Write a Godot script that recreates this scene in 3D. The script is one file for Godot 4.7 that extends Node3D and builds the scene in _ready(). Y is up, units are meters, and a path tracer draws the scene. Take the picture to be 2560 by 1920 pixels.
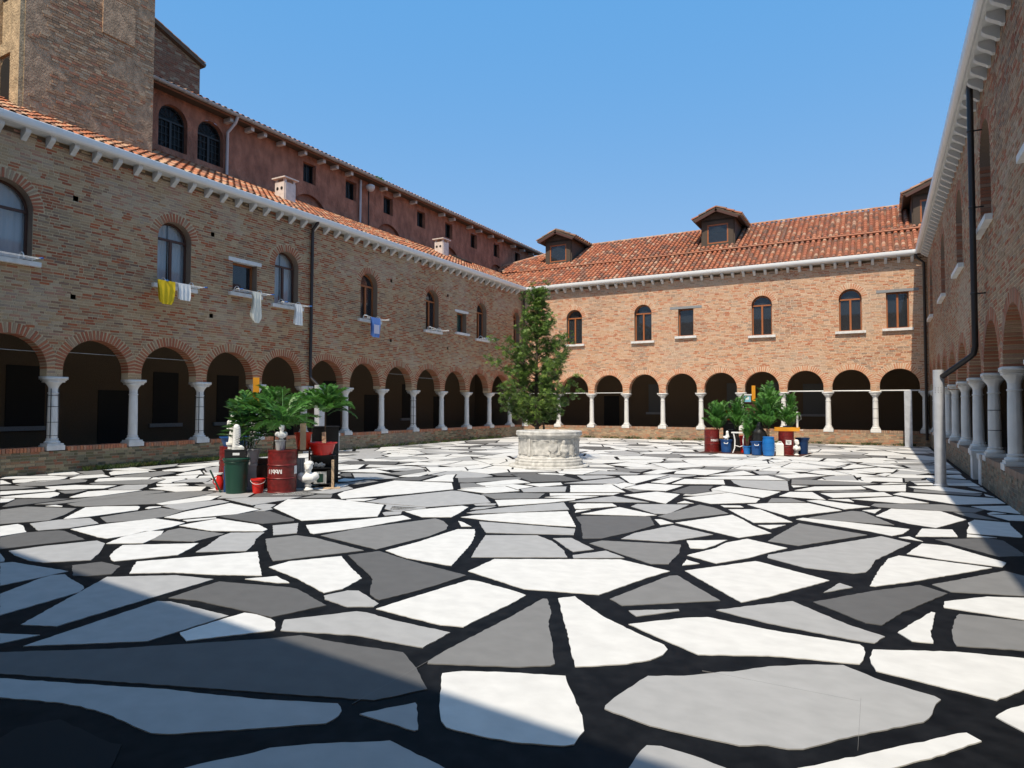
extends Node3D
# A cloister courtyard whose floor is painted like crazy paving. Metres, y up; the left range runs along z at x = -19.24, the far range along x at z = -35.89, the right range along z at x = 2.08.
const LEFT_X = -19.24
const RIGHT_X = 2.08
const FAR_Z = -35.89
const EAVE = 9.13
const OUT = 0.46
const PITCH = 0.5236
const LEFT_PITCH = 0.457
const CREST_X = -22.9
var rng := RandomNumberGenerator.new()
var cam := Camera3D.new()
var eye: Transform3D
var M := {}
var used := {}
var tone_mats := {}
var stone_polys := []
var floor_node: Node3D
var n_stones := 0

# ---------------------------------------------------------------- naming
func numbered(called: String) -> String:
	if not used.has(called):
		used[called] = 0
		return called
	used[called] += 1
	return "%s_%03d" % [called, used[called]]

func tag(o: Node3D, label: String, category: String, group := "") -> Node3D:
	o.set_meta("label", label)
	o.set_meta("category", category)
	if group != "":
		o.set_meta("group", group)
	return o

func thing(called: String, label: String, category: String, at := Vector3.ZERO, turn := 0.0, group := "") -> Node3D:
	var o := Node3D.new()
	o.name = numbered(called)
	o.position = at
	o.rotation.y = turn
	add_child(o, true)
	return tag(o, label, category, group)

func kid(called: String, parent: Node3D, at := Vector3.ZERO, turn := 0.0) -> Node3D:
	var o := Node3D.new()
	o.name = called
	o.position = at
	o.rotation.y = turn
	parent.add_child(o, true)
	return o

func put(called: String, mesh: Mesh, m: Material, parent: Node3D, xf := Transform3D.IDENTITY) -> MeshInstance3D:
	var o := MeshInstance3D.new()
	o.name = numbered(called) if parent == self else called
	o.mesh = mesh
	o.material_override = m
	o.transform = xf
	parent.add_child(o, true)
	return o

func obj(called: String, st: SurfaceTool, m: Material, parent: Node3D) -> MeshInstance3D:
	return put(called, fin(st), m, parent)

# ---------------------------------------------------------------- shapes
func beg(smooth := false) -> SurfaceTool:
	var st := SurfaceTool.new()
	st.begin(Mesh.PRIMITIVE_TRIANGLES)
	st.set_smooth_group(1 if smooth else -1)
	return st

func fin(st: SurfaceTool) -> ArrayMesh:
	st.generate_normals()
	st.index()
	return st.commit()

func tri(st: SurfaceTool, a: Vector3, b: Vector3, c: Vector3, out: Vector3) -> void:
	if (a - c).cross(a - b).dot(out) < 0.0:
		var t := b
		b = c
		c = t
	st.add_vertex(a)
	st.add_vertex(b)
	st.add_vertex(c)

func quad(st: SurfaceTool, a: Vector3, b: Vector3, c: Vector3, d: Vector3, out: Vector3) -> void:
	tri(st, a, b, c, out)
	tri(st, a, c, d, out)

func box(st: SurfaceTool, c: Vector3, s: Vector3, b := Basis.IDENTITY, top := 1.0, skip_back := false) -> void:
	# a box about c; top < 1 narrows its upper face
	var h := s * 0.5
	var p := []
	for k in 8:
		var v := Vector3(h.x if k & 1 else -h.x, h.y if k & 2 else -h.y, h.z if k & 4 else -h.z)
		if k & 2:
			v.x *= top
			v.z *= top
		p.append(c + b * v)
	quad(st, p[4], p[5], p[7], p[6], b.z)
	if not skip_back:
		quad(st, p[0], p[1], p[3], p[2], -b.z)
	quad(st, p[1], p[5], p[7], p[3], b.x)
	quad(st, p[0], p[4], p[6], p[2], -b.x)
	quad(st, p[2], p[3], p[7], p[6], b.y)
	quad(st, p[0], p[1], p[5], p[4], -b.y)

func lathe(st: SurfaceTool, prof: Array, seg := 20, c := Vector3.ZERO, b := Basis.IDENTITY, a0 := 0.0, a1 := TAU, lobes := 0, deep := 0.0) -> void:
	# prof: [radius, height] pairs from below; closed at both ends where the radius is not 0
	var rows := prof.duplicate()
	if a1 - a0 > TAU - 0.01:
		if rows[0][0] > 0.0:
			rows.push_front([0.0, rows[0][1]])
		if rows[-1][0] > 0.0:
			rows.push_back([0.0, rows[-1][1]])
	var g := 1
	for i in rows.size() - 1:
		var r0: float = rows[i][0]
		var y0: float = rows[i][1]
		var r1: float = rows[i + 1][0]
		var y1: float = rows[i + 1][1]
		if i > 0:
			var d0 := Vector2(r0 - rows[i - 1][0], y0 - rows[i - 1][1])
			var d1 := Vector2(r1 - r0, y1 - y0)
			if absf(d0.angle_to(d1)) > 0.6:
				g += 1
		st.set_smooth_group(g)
		for k in seg:
			var u := a0 + (a1 - a0) * k / seg
			var w := a0 + (a1 - a0) * (k + 1) / seg
			var fu := 1.0 - deep * absf(sin(u * lobes * 0.5)) if lobes > 0 else 1.0
			var fw := 1.0 - deep * absf(sin(w * lobes * 0.5)) if lobes > 0 else 1.0
			var eu := Vector3(cos(u), 0, sin(u))
			var ew := Vector3(cos(w), 0, sin(w))
			var n := b * ((eu + ew) * (y1 - y0) + Vector3.UP * 2.0 * (r0 - r1))
			var pa := c + b * (eu * r0 * fu + Vector3.UP * y0)
			var pb := c + b * (ew * r0 * fw + Vector3.UP * y0)
			var pc := c + b * (ew * r1 * fw + Vector3.UP * y1)
			var pd := c + b * (eu * r1 * fu + Vector3.UP * y1)
			if r0 > 0.0:
				tri(st, pa, pb, pc if r1 > 0.0 else pd, n)
			if r1 > 0.0:
				tri(st, pa, pc, pd, n)

func tube(st: SurfaceTool, pts: Array, r: float, seg := 8, r_end := -1.0, caps := true) -> void:
	st.set_smooth_group(1)
	var n := pts.size()
	var rings := []
	var side := Vector3.UP
	for i in n:
		var t: Vector3 = (pts[mini(i + 1, n - 1)] - pts[maxi(i - 1, 0)]).normalized()
		if i == 0 and absf(t.dot(side)) > 0.9:
			side = Vector3.RIGHT
		var x := (side - t * side.dot(t)).normalized()
		side = x
		var y := t.cross(x)
		var rr := r if r_end < 0.0 else lerpf(r, r_end, float(i) / maxf(n - 1, 1))
		var ring := []
		for k in seg:
			var a := TAU * k / seg
			ring.append(pts[i] + (x * cos(a) + y * sin(a)) * rr)
		rings.append(ring)
	for i in n - 1:
		for k in seg:
			var l := (k + 1) % seg
			var mid: Vector3 = (rings[i][k] + rings[i][l] + rings[i + 1][k] + rings[i + 1][l]) * 0.25
			quad(st, rings[i][k], rings[i][l], rings[i + 1][l], rings[i + 1][k], mid - (pts[i] + pts[i + 1]) * 0.5)
	if caps:
		st.set_smooth_group(-1)
		for k in range(1, seg - 1):
			tri(st, rings[0][0], rings[0][k], rings[0][k + 1], pts[0] - pts[1])
			tri(st, rings[n - 1][0], rings[n - 1][k], rings[n - 1][k + 1], pts[n - 1] - pts[n - 2])

func prism(st: SurfaceTool, poly: PackedVector2Array, z0: float, z1: float, b := Transform3D.IDENTITY) -> void:
	# poly in the x-y plane, drawn out from z0 to z1
	st.set_smooth_group(-1)
	var ids := Geometry2D.triangulate_polygon(poly)
	for k in range(0, ids.size(), 3):
		for z in [z0, z1]:
			var p := []
			for j in 3:
				p.append(b * Vector3(poly[ids[k + j]].x, poly[ids[k + j]].y, z))
			tri(st, p[0], p[1], p[2], b.basis.z * (z - (z0 + z1) * 0.5))
	var turn := 1.0 if Geometry2D.is_polygon_clockwise(poly) else -1.0
	for k in poly.size():
		var p := poly[k]
		var q := poly[(k + 1) % poly.size()]
		var d := q - p
		quad(st, b * Vector3(p.x, p.y, z0), b * Vector3(q.x, q.y, z0), b * Vector3(q.x, q.y, z1), b * Vector3(p.x, p.y, z1), b.basis * Vector3(-d.y, d.x, 0) * turn)

func blob(caps: Array, cell: float, k := 0.03) -> ArrayMesh:
	# one continuous skin round tapered capsules [a, b, radius_a, radius_b]: surface nets of a smooth minimum of distances
	var lo := Vector3.INF
	var hi := -Vector3.INF
	for c in caps:
		for j in 2:
			var e: float = c[2 + j] + cell * 2.0
			lo = lo.min(c[j] - Vector3.ONE * e)
			hi = hi.max(c[j] + Vector3.ONE * e)
	var n := Vector3i((hi - lo) / cell) + Vector3i.ONE
	var f := PackedFloat32Array()
	f.resize(n.x * n.y * n.z)
	var at := 0
	for z in n.z:
		for y in n.y:
			for x in n.x:
				var p := lo + Vector3(x, y, z) * cell
				var d := 1e3
				for c in caps:
					var a: Vector3 = c[0]
					var ab: Vector3 = c[1] - a
					var t := clampf((p - a).dot(ab) / maxf(ab.length_squared(), 1e-9), 0.0, 1.0)
					var e := p.distance_to(a + ab * t) - lerpf(c[2], c[3], t)
					var h := maxf(k - absf(d - e), 0.0) / k
					d = minf(d, e) - h * h * k * 0.25
				f[at] = d
				at += 1
	var row := n.x
	var slab := n.x * n.y
	var vert := {}
	for z in n.z - 1:
		for y in n.y - 1:
			for x in n.x - 1:
				var i := x + y * row + z * slab
				var s := Vector3.ZERO
				var hits := 0
				for e in [[0, 1], [0, 2], [0, 4], [1, 3], [1, 5], [2, 3], [2, 6], [3, 7], [4, 5], [4, 6], [5, 7], [6, 7]]:
					var ca: int = e[0]
					var cb: int = e[1]
					var fa := f[i + (ca & 1) + (ca >> 1 & 1) * row + (ca >> 2) * slab]
					var fb := f[i + (cb & 1) + (cb >> 1 & 1) * row + (cb >> 2) * slab]
					if (fa < 0.0) != (fb < 0.0):
						var t := fa / (fa - fb)
						s += Vector3(ca & 1, ca >> 1 & 1, ca >> 2).lerp(Vector3(cb & 1, cb >> 1 & 1, cb >> 2), t)
						hits += 1
				if hits > 0:
					vert[i] = lo + (Vector3(x, y, z) + s / hits) * cell
	var st := beg(true)
	for i in vert:
		for ax in 3:
			var step: int = [1, row, slab][ax]
			var u: int = [row, slab, 1][ax]
			var w: int = [slab, 1, row][ax]
			if (f[i] < 0.0) != (f[i + step] < 0.0) and vert.has(i - u) and vert.has(i - w) and vert.has(i - u - w):
				var out := Vector3(1 if ax == 0 else 0, 1 if ax == 1 else 0, 1 if ax == 2 else 0) * (1.0 if f[i] < 0.0 else -1.0)
				quad(st, vert[i], vert[i - u], vert[i - u - w], vert[i - w], out)
	return fin(st)

# ---------------------------------------------------------------- materials (base colours are linear)
func noise_tex(freq: float, octaves: int, lo: float, hi: float, side := 512, as_normal := false, seed_ := 3) -> NoiseTexture2D:
	var n := FastNoiseLite.new()
	n.noise_type = FastNoiseLite.TYPE_SIMPLEX_SMOOTH
	n.frequency = freq
	n.fractal_octaves = octaves
	n.seed = seed_
	var t := NoiseTexture2D.new()
	t.width = side
	t.height = side
	t.seamless = true
	t.noise = n
	if as_normal:
		t.as_normal_map = true
		t.bump_strength = 6.0
	else:
		var g := Gradient.new()
		g.set_color(0, Color(lo, lo, lo))
		g.set_color(1, Color(hi, hi, hi))
		t.color_ramp = g
	return t

func mat(c: Color, rough := 0.85, tex: Texture2D = null, tile := Vector3.ONE, bump: Texture2D = null, amount := 0.5) -> StandardMaterial3D:
	var m := StandardMaterial3D.new()
	m.albedo_color = c.linear_to_srgb()
	m.roughness = rough
	if tex:
		m.albedo_texture = tex
	if bump:
		m.normal_enabled = true
		m.normal_texture = bump
		m.normal_scale = amount
	if tex or bump:
		m.uv1_triplanar = true
		m.uv1_world_triplanar = true
		m.uv1_scale = tile
	return m

func tinted(m: StandardMaterial3D) -> StandardMaterial3D:
	m.vertex_color_use_as_albedo = true
	return m

func make_materials() -> void:
	var grain := noise_tex(0.035, 5, 0.84, 1.0)
	var stain := noise_tex(0.012, 4, 0.70, 1.0, 512, false, 8)
	var cloud := noise_tex(0.006, 5, 0.88, 1.0, 512, false, 12)
	var rough := noise_tex(0.05, 4, 0, 1, 512, true, 5)
	M.grain = grain
	M.rough_map = rough
	M.brick = tinted(mat(Color.WHITE, 0.92, grain, Vector3.ONE * 1.9, rough, 0.8))
	M.tile = tinted(mat(Color.WHITE, 0.85, grain, Vector3.ONE * 1.3, rough, 0.6))
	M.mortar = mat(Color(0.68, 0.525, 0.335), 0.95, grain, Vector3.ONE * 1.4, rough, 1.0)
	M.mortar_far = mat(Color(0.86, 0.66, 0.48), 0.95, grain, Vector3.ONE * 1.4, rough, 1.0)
	M.mortar_low = mat(Color(0.36, 0.30, 0.21), 0.95, grain, Vector3.ONE * 1.4, rough, 1.0)
	M.istrian = mat(Color(0.80, 0.785, 0.76), 0.7, cloud, Vector3(0.9, 0.5, 0.9), rough, 0.2)
	M.istrian_worn = mat(Color(0.82, 0.80, 0.755), 0.85, noise_tex(0.012, 6, 0.66, 1.0, 512, false, 21), Vector3.ONE * 0.8, rough, 0.6)
	M.cornice = mat(Color(0.68, 0.68, 0.665), 0.6, cloud, Vector3.ONE * 0.7)
	M.plaster = mat(Color(0.47, 0.21, 0.135), 0.95, stain, Vector3(0.3, 0.16, 0.3), rough, 0.5)
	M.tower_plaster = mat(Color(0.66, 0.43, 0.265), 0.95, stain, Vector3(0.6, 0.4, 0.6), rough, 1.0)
	M.tower_yellow = mat(Color(0.66, 0.48, 0.28), 0.95, stain, Vector3(0.6, 0.4, 0.6), rough, 0.8)  # yellower stone and plaster colour for the tower side
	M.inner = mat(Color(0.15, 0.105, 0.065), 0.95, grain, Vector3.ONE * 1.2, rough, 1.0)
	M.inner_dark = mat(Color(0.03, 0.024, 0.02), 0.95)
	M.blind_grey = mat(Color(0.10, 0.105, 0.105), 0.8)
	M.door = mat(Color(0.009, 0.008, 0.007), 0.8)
	M.frame = mat(Color(0.42, 0.135, 0.04), 0.5, grain, Vector3(3, 0.7, 3))
	M.frame_dark = mat(Color(0.075, 0.03, 0.018), 0.5)
	M.frame_black = mat(Color(0.02, 0.018, 0.016), 0.5)
	M.reveal = mat(Color(0.30, 0.21, 0.15), 0.95, grain, Vector3.ONE * 2.0, rough, 0.8)
	M.curtain = mat(Color(0.78, 0.8, 0.82), 0.9)
	M.curtain.backlight_enabled = true
	M.curtain.backlight = Color(0.5, 0.5, 0.5)
	M.green_board = mat(Color(0.02, 0.13, 0.07), 0.6)
	var pane := StandardMaterial3D.new()
	pane.albedo_color = Color(0.32, 0.35, 0.38, 0.25)
	pane.transparency = BaseMaterial3D.TRANSPARENCY_ALPHA
	pane.roughness = 0.03
	pane.metallic = 0.05
	pane.metallic_specular = 0.9
	M.pane = pane
	M.chimney = mat(Color(0.80, 0.69, 0.62), 0.9, cloud, Vector3.ONE)
	M.pane_dark = M.pane.duplicate()
	M.pane_dark.albedo_color = Color(0.12, 0.12, 0.12, 0.45)
	M.pane_dark.metallic = 0.0
	M.pane_dark.metallic_specular = 0.25
	M.iron = mat(Color(0.02, 0.018, 0.018), 0.6)
	M.pipe = mat(Color(0.028, 0.022, 0.02), 0.45)
	M.zinc = mat(Color(0.52, 0.52, 0.50), 0.5, stain, Vector3.ONE)
	M.pale_pipe = mat(Color(0.50, 0.49, 0.50), 0.45)
	M.steel = mat(Color(0.62, 0.64, 0.68), 0.42, cloud, Vector3.ONE)
	M.steel.metallic = 0.2
	M.white_metal = mat(Color(0.78, 0.78, 0.77), 0.4)
	M.blue_plastic = mat(Color(0.03, 0.13, 0.42), 0.45)
	M.wood_old = mat(Color(0.10, 0.075, 0.055), 0.9, grain, Vector3(3, 0.5, 3))
	M.tile_plain = mat(Color(0.52, 0.30, 0.2), 0.9, grain, Vector3.ONE)
	M.roof_bed = mat(Color(0.24, 0.10, 0.055), 0.95, grain, Vector3.ONE)
	M.paint_black = mat(Color(0.014, 0.0145, 0.016), 0.62, noise_tex(0.02, 5, 0.55, 1.0, 512, false, 31), Vector3.ONE * 0.45)
	M.paint_black.metallic_specular = 0.22
	var paint := noise_tex(0.008, 7, 0.93, 1.0, 1024, false, 17)
	var tones := [Color(0.75, 0.745, 0.725), Color(0.43, 0.43, 0.43), Color(0.235, 0.233, 0.23), Color(0.135, 0.134, 0.134), Color(0.64, 0.63, 0.61), Color(0.008, 0.008, 0.009)]
	M.paint = []
	for c in tones:
		M.paint.append(mat(c, 0.6, paint, Vector3(0.4, 0.4, 0.55)))
		M.paint[-1].metallic_specular = 0.3
	M.plank = mat(Color(0.66, 0.48, 0.31), 0.8, grain, Vector3(4, 0.6, 4))
	M.orange = mat(Color(0.78, 0.33, 0.015), 0.5, cloud, Vector3.ONE)
	M.red_drum = mat(Color(0.26, 0.018, 0.016), 0.42, noise_tex(0.02, 5, 0.6, 1.0, 512, false, 41), Vector3.ONE * 1.1)
	M.red_plastic = mat(Color(0.62, 0.02, 0.014), 0.35)
	M.red_orange = mat(Color(0.66, 0.045, 0.012), 0.4)
	M.green_bin = mat(Color(0.008, 0.055, 0.035), 0.4)
	M.black_plastic = mat(Color(0.012, 0.012, 0.013), 0.45)
	M.grey_plastic = mat(Color(0.38, 0.39, 0.40), 0.5)
	M.grey_stone = mat(Color(0.30, 0.31, 0.32), 0.7, grain, Vector3.ONE)
	M.plaster_white = mat(Color(0.80, 0.80, 0.78), 0.6)
	M.blue_bin = mat(Color(0.012, 0.075, 0.25), 0.45)
	M.blue_drum = mat(Color(0.01, 0.15, 0.46), 0.38)
	M.blue_dark = mat(Color(0.008, 0.04, 0.14), 0.45)
	M.blue_light = mat(Color(0.20, 0.48, 0.66), 0.45)
	M.jerry = mat(Color(0.68, 0.68, 0.64), 0.45)
	M.brown_wood = mat(Color(0.09, 0.03, 0.018), 0.6, grain, Vector3(3, 0.6, 3))
	M.soil = mat(Color(0.03, 0.02, 0.013), 0.95, grain, Vector3.ONE * 3)
	M.bark = mat(Color(0.10, 0.075, 0.055), 0.95, grain, Vector3(4, 1, 4), rough, 1.0)
	M.leaf = tinted(mat(Color.WHITE, 0.42))
	M.leaf.backlight_enabled = true
	M.leaf.backlight = Color(0.5, 0.6, 0.25)
	M.leaf.cull_mode = BaseMaterial3D.CULL_DISABLED
	M.palm = []
	for c in [Color(0.06, 0.19, 0.035), Color(0.095, 0.27, 0.05), Color(0.15, 0.36, 0.08), Color(0.03, 0.12, 0.035)]:
		var p := mat(c, 0.4)
		p.backlight_enabled = true
		p.backlight = Color(0.3, 0.4, 0.15)
		p.cull_mode = BaseMaterial3D.CULL_DISABLED
		M.palm.append(p)
	M.cloth_yellow = mat(Color(0.72, 0.50, 0.01), 0.9)
	M.cloth_white = mat(Color(0.80, 0.80, 0.78), 0.9)
	M.cloth_cream = mat(Color(0.74, 0.72, 0.62), 0.9)
	M.cloth_blue = mat(Color(0.12, 0.24, 0.58), 0.9)
	M.cloth_pale = mat(Color(0.55, 0.55, 0.68), 0.9)
	M.ink_white = mat(Color(0.8, 0.8, 0.8), 0.6)
	M.ink_dark = mat(Color(0.05, 0.05, 0.05), 0.6)

func tone_mat(kind: String, c: Color) -> StandardMaterial3D:
	var key := kind + str(c)
	if not tone_mats.has(key):
		var base: StandardMaterial3D = M[kind]
		var m: StandardMaterial3D = base.duplicate()
		m.vertex_color_use_as_albedo = false
		m.albedo_color = c.linear_to_srgb()
		tone_mats[key] = m
	return tone_mats[key]

# ---------------------------------------------------------------- many alike pieces: the ones that show largest singly, the rest as one
func emit(parent: Node3D, list: Array, mesh: Mesh, called: String, rest: String, kind: String, most: int, facing: Vector3) -> void:
	# list of [Transform3D in the parent, colour]; colours come from short palettes, so that single pieces can share materials
	var world := parent.transform
	var back := eye.affine_inverse()
	var n := (world.basis * facing).normalized()
	var order := []
	for k in list.size():
		var t: Transform3D = list[k][0]
		var p := world * t.origin
		var v := back * p
		var s := 0.0
		if v.z < -0.5 and absf(v.x / v.z) < 0.80 and absf(v.y / v.z) < 0.60:
			var d := eye.origin - p
			s = t.basis.x.length() * t.basis.y.length() * absf(n.dot(d.normalized())) / d.length_squared()
		order.append([s, k])
	order.sort_custom(func(a, b): return a[0] > b[0] or (a[0] == b[0] and a[1] < b[1]))
	var left := []
	for i in order.size():
		var e = list[order[i][1]]
		if i < most and order[i][0] > 0.0:
			put(called, mesh, tone_mat(kind, e[1]), parent, e[0])
		else:
			left.append(e)
	if left.is_empty():
		return
	var mm := MultiMesh.new()
	mm.transform_format = MultiMesh.TRANSFORM_3D
	mm.use_colors = true
	mm.mesh = mesh
	mm.instance_count = left.size()
	for i in left.size():
		mm.set_instance_transform(i, left[i][0])
		mm.set_instance_color(i, left[i][1])
	var o := MultiMeshInstance3D.new()
	o.name = rest
	o.multimesh = mm
	o.material_override = M[kind]
	o.set_meta("kind", "stuff")
	parent.add_child(o, true)

func pick(pal: Array) -> Color:
	return pal[rng.randi() % pal.size()]

func unit_brick() -> ArrayMesh:
	var st := beg()
	box(st, Vector3.ZERO, Vector3.ONE, Basis.IDENTITY, 1.0, true)
	return fin(st)

# ---------------------------------------------------------------- walls
# A range of the cloister is built in its own axes: x along the wall (to the right as seen from the court), y up, z out of the wall.
func half_gap(h: Dictionary, y: float, grow: float) -> float:
	# half the width that an opening takes out of the course at height y, or -1
	if h.arched:
		var spring: float = h.top - h.w * 0.5
		if y < h.sill - (grow if h.get("round_below", false) else 0.0):
			return -1.0
		if y <= spring:
			return h.w * 0.5 + (grow if h.ring_low <= y else 0.0)
		var r: float = h.w * 0.5 + grow
		if y >= spring + r:
			return -1.0
		return sqrt(r * r - (y - spring) * (y - spring))
	if y < h.sill or y > h.top:
		return -1.0
	return h.w * 0.5

func free_runs(u0: float, u1: float, y: float, holes: Array, grow: float) -> Array:
	var cuts := []
	for h in holes:
		var g := half_gap(h, y, grow)
		if g > 0.0:
			cuts.append([h.u - g, h.u + g])
	cuts.sort_custom(func(a, b): return a[0] < b[0])
	var runs := []
	var at := u0
	for c in cuts:
		if c[0] > at + 0.005:
			runs.append([at, minf(c[0], u1)])
		at = maxf(at, c[1])
		if at >= u1:
			break
	if at < u1 - 0.005:
		runs.append([at, u1])
	return runs

func backing(u0: float, u1: float, y0: float, y1: float, holes: Array, pitch: float, grow: float, z := -0.008) -> SurfaceTool:
	var st := beg()
	var n := int(ceil((y1 - y0) / pitch))
	for i in n:
		var ya := y0 + (y1 - y0) * i / n
		var yb := y0 + (y1 - y0) * (i + 1) / n
		for r in free_runs(u0, u1, (ya + yb) * 0.5, holes, grow):
			quad(st, Vector3(r[0], ya, z), Vector3(r[1], ya, z), Vector3(r[1], yb, z), Vector3(r[0], yb, z), Vector3.BACK)
	return st

func courses(list: Array, u0: float, u1: float, y0: float, y1: float, holes: Array, pal: Array, grow: float, pitch := 0.078, long := 0.27, joint := 0.02, skip := 0.0, z := 0.0) -> void:
	var n := int((y1 - y0) / pitch)
	var drift := FastNoiseLite.new()
	drift.seed = 71
	drift.frequency = 0.16
	drift.fractal_octaves = 4
	for i in n:
		var y := y0 + pitch * (i + 0.5)
		var lag := rng.randf() * long
		for r in free_runs(u0, u1, y, holes, grow):
			var a: float = r[0]
			var stop: float = r[1]
			var first := true
			while a < stop - 0.03:
				var l := long if rng.randf() < 0.72 else long * 0.48
				l *= rng.randf_range(0.92, 1.06)
				if first:
					l = maxf(lag, 0.07)
					first = false
				if a + l > stop - 0.05:
					l = stop - a
				if rng.randf() >= skip:
					var proud := rng.randf_range(-0.005, 0.004) + z
					var hh := pitch - joint * 1.05 + rng.randf_range(-0.006, 0.004)
					var b := Basis.from_euler(Vector3(rng.randf_range(-0.02, 0.02), rng.randf_range(-0.008, 0.008), rng.randf_range(-0.012, 0.012)))
					var tone := drift.get_noise_2d(a, y * 1.6) * 1.6 + drift.get_noise_2d(a * 5.0 + 90.0, y * 0.5) * clampf((y - 6.6) * 0.5, 0.0, 1.1) + rng.randf_range(-0.25, 0.25)
					var col := pick(pal)
					if tone > 0.42:
						col = Color(col.r * 0.80, col.g * 0.82, col.b * 0.87)
					elif tone < -0.46:
						col = Color(col.r, col.g, col.b).lerp(Color(0.62, 0.52, 0.41), 0.35)
					list.append([Transform3D(b * Basis.from_scale(Vector3(l - joint, hh, 0.04)), Vector3(a + l * 0.5, y + rng.randf_range(-0.003, 0.003), proud - 0.02)), col])
				a += l

func ring(list: Array, u: float, spring: float, r: float, thick: float, deep: float, pal: Array, half_bay := 9.0, front := 0.004) -> void:
	var n := int(round(PI * (r + thick * 0.5) / 0.098))
	for k in n:
		var a := PI * (k + 0.5) / n
		var t := thick * rng.randf_range(0.94, 1.03)
		if absf(cos(a)) > 0.02:
			t = minf(t, (half_bay - r * absf(cos(a))) / absf(cos(a)) - 0.004)
		if t < 0.05:
			continue
		var rad := Vector3(cos(a), sin(a), 0)
		var tan := Vector3(sin(a), -cos(a), 0)
		var wide := PI * (r + t * 0.5) / n * rng.randf_range(0.56, 0.72)
		var p := front + rng.randf_range(-0.004, 0.003)
		list.append([Transform3D(Basis(tan * wide, rad * t, Vector3.BACK * deep), Vector3(u, spring, 0) + rad * (r + t * 0.5) + Vector3.BACK * (p - deep * 0.5)), pick(pal)])

func ring_bed(st: SurfaceTool, u: float, spring: float, r0: float, r1: float, z: float, deep: float, half_bay := 9.0) -> void:
	var n := 28
	for k in n:
		var a := PI * k / n
		var b := PI * (k + 1) / n
		var ra := minf(r1, half_bay / maxf(absf(cos(a)), 0.001))
		var rb := minf(r1, half_bay / maxf(absf(cos(b)), 0.001))
		var ea := Vector3(cos(a), sin(a), 0)
		var eb := Vector3(cos(b), sin(b), 0)
		var c := Vector3(u, spring, z)
		quad(st, c + ea * r0, c + eb * r0, c + eb * rb, c + ea * ra, Vector3.BACK)
		quad(st, c + ea * r0, c + eb * r0, c + eb * r0 - Vector3.BACK * deep, c + ea * r0 - Vector3.BACK * deep, -ea - eb)

func outline(u: float, wd: float, sill: float, top: float, arched: bool, inset := 0.0) -> PackedVector2Array:
	var p := PackedVector2Array()
	var h := wd * 0.5 - inset
	p.append(Vector2(u - h, sill + inset))
	p.append(Vector2(u + h, sill + inset))
	if arched:
		var spring := top - wd * 0.5
		for k in 17:
			var a := PI * k / 16
			p.append(Vector2(u + cos(a) * h, spring + sin(a) * h))
	else:
		p.append(Vector2(u + h, top - inset))
		p.append(Vector2(u - h, top - inset))
	return p

func flat(poly: PackedVector2Array, z: float) -> SurfaceTool:
	var st := beg()
	var ids := Geometry2D.triangulate_polygon(poly)
	for k in range(0, ids.size(), 3):
		tri(st, Vector3(poly[ids[k]].x, poly[ids[k]].y, z), Vector3(poly[ids[k + 1]].x, poly[ids[k + 1]].y, z), Vector3(poly[ids[k + 2]].x, poly[ids[k + 2]].y, z), Vector3.BACK)
	return st

func rim(st: SurfaceTool, o: PackedVector2Array, i: PackedVector2Array, z: float, deep: float) -> void:
	for k in o.size():
		var l := (k + 1) % o.size()
		var a := Vector3(o[k].x, o[k].y, z)
		var b := Vector3(o[l].x, o[l].y, z)
		var c := Vector3(i[l].x, i[l].y, z)
		var d := Vector3(i[k].x, i[k].y, z)
		quad(st, a, b, c, d, Vector3.BACK)
		var mid := (a + b) * 0.5 - (c + d) * 0.5
		quad(st, c, d, d + Vector3.FORWARD * deep, c + Vector3.FORWARD * deep, -mid)

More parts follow.
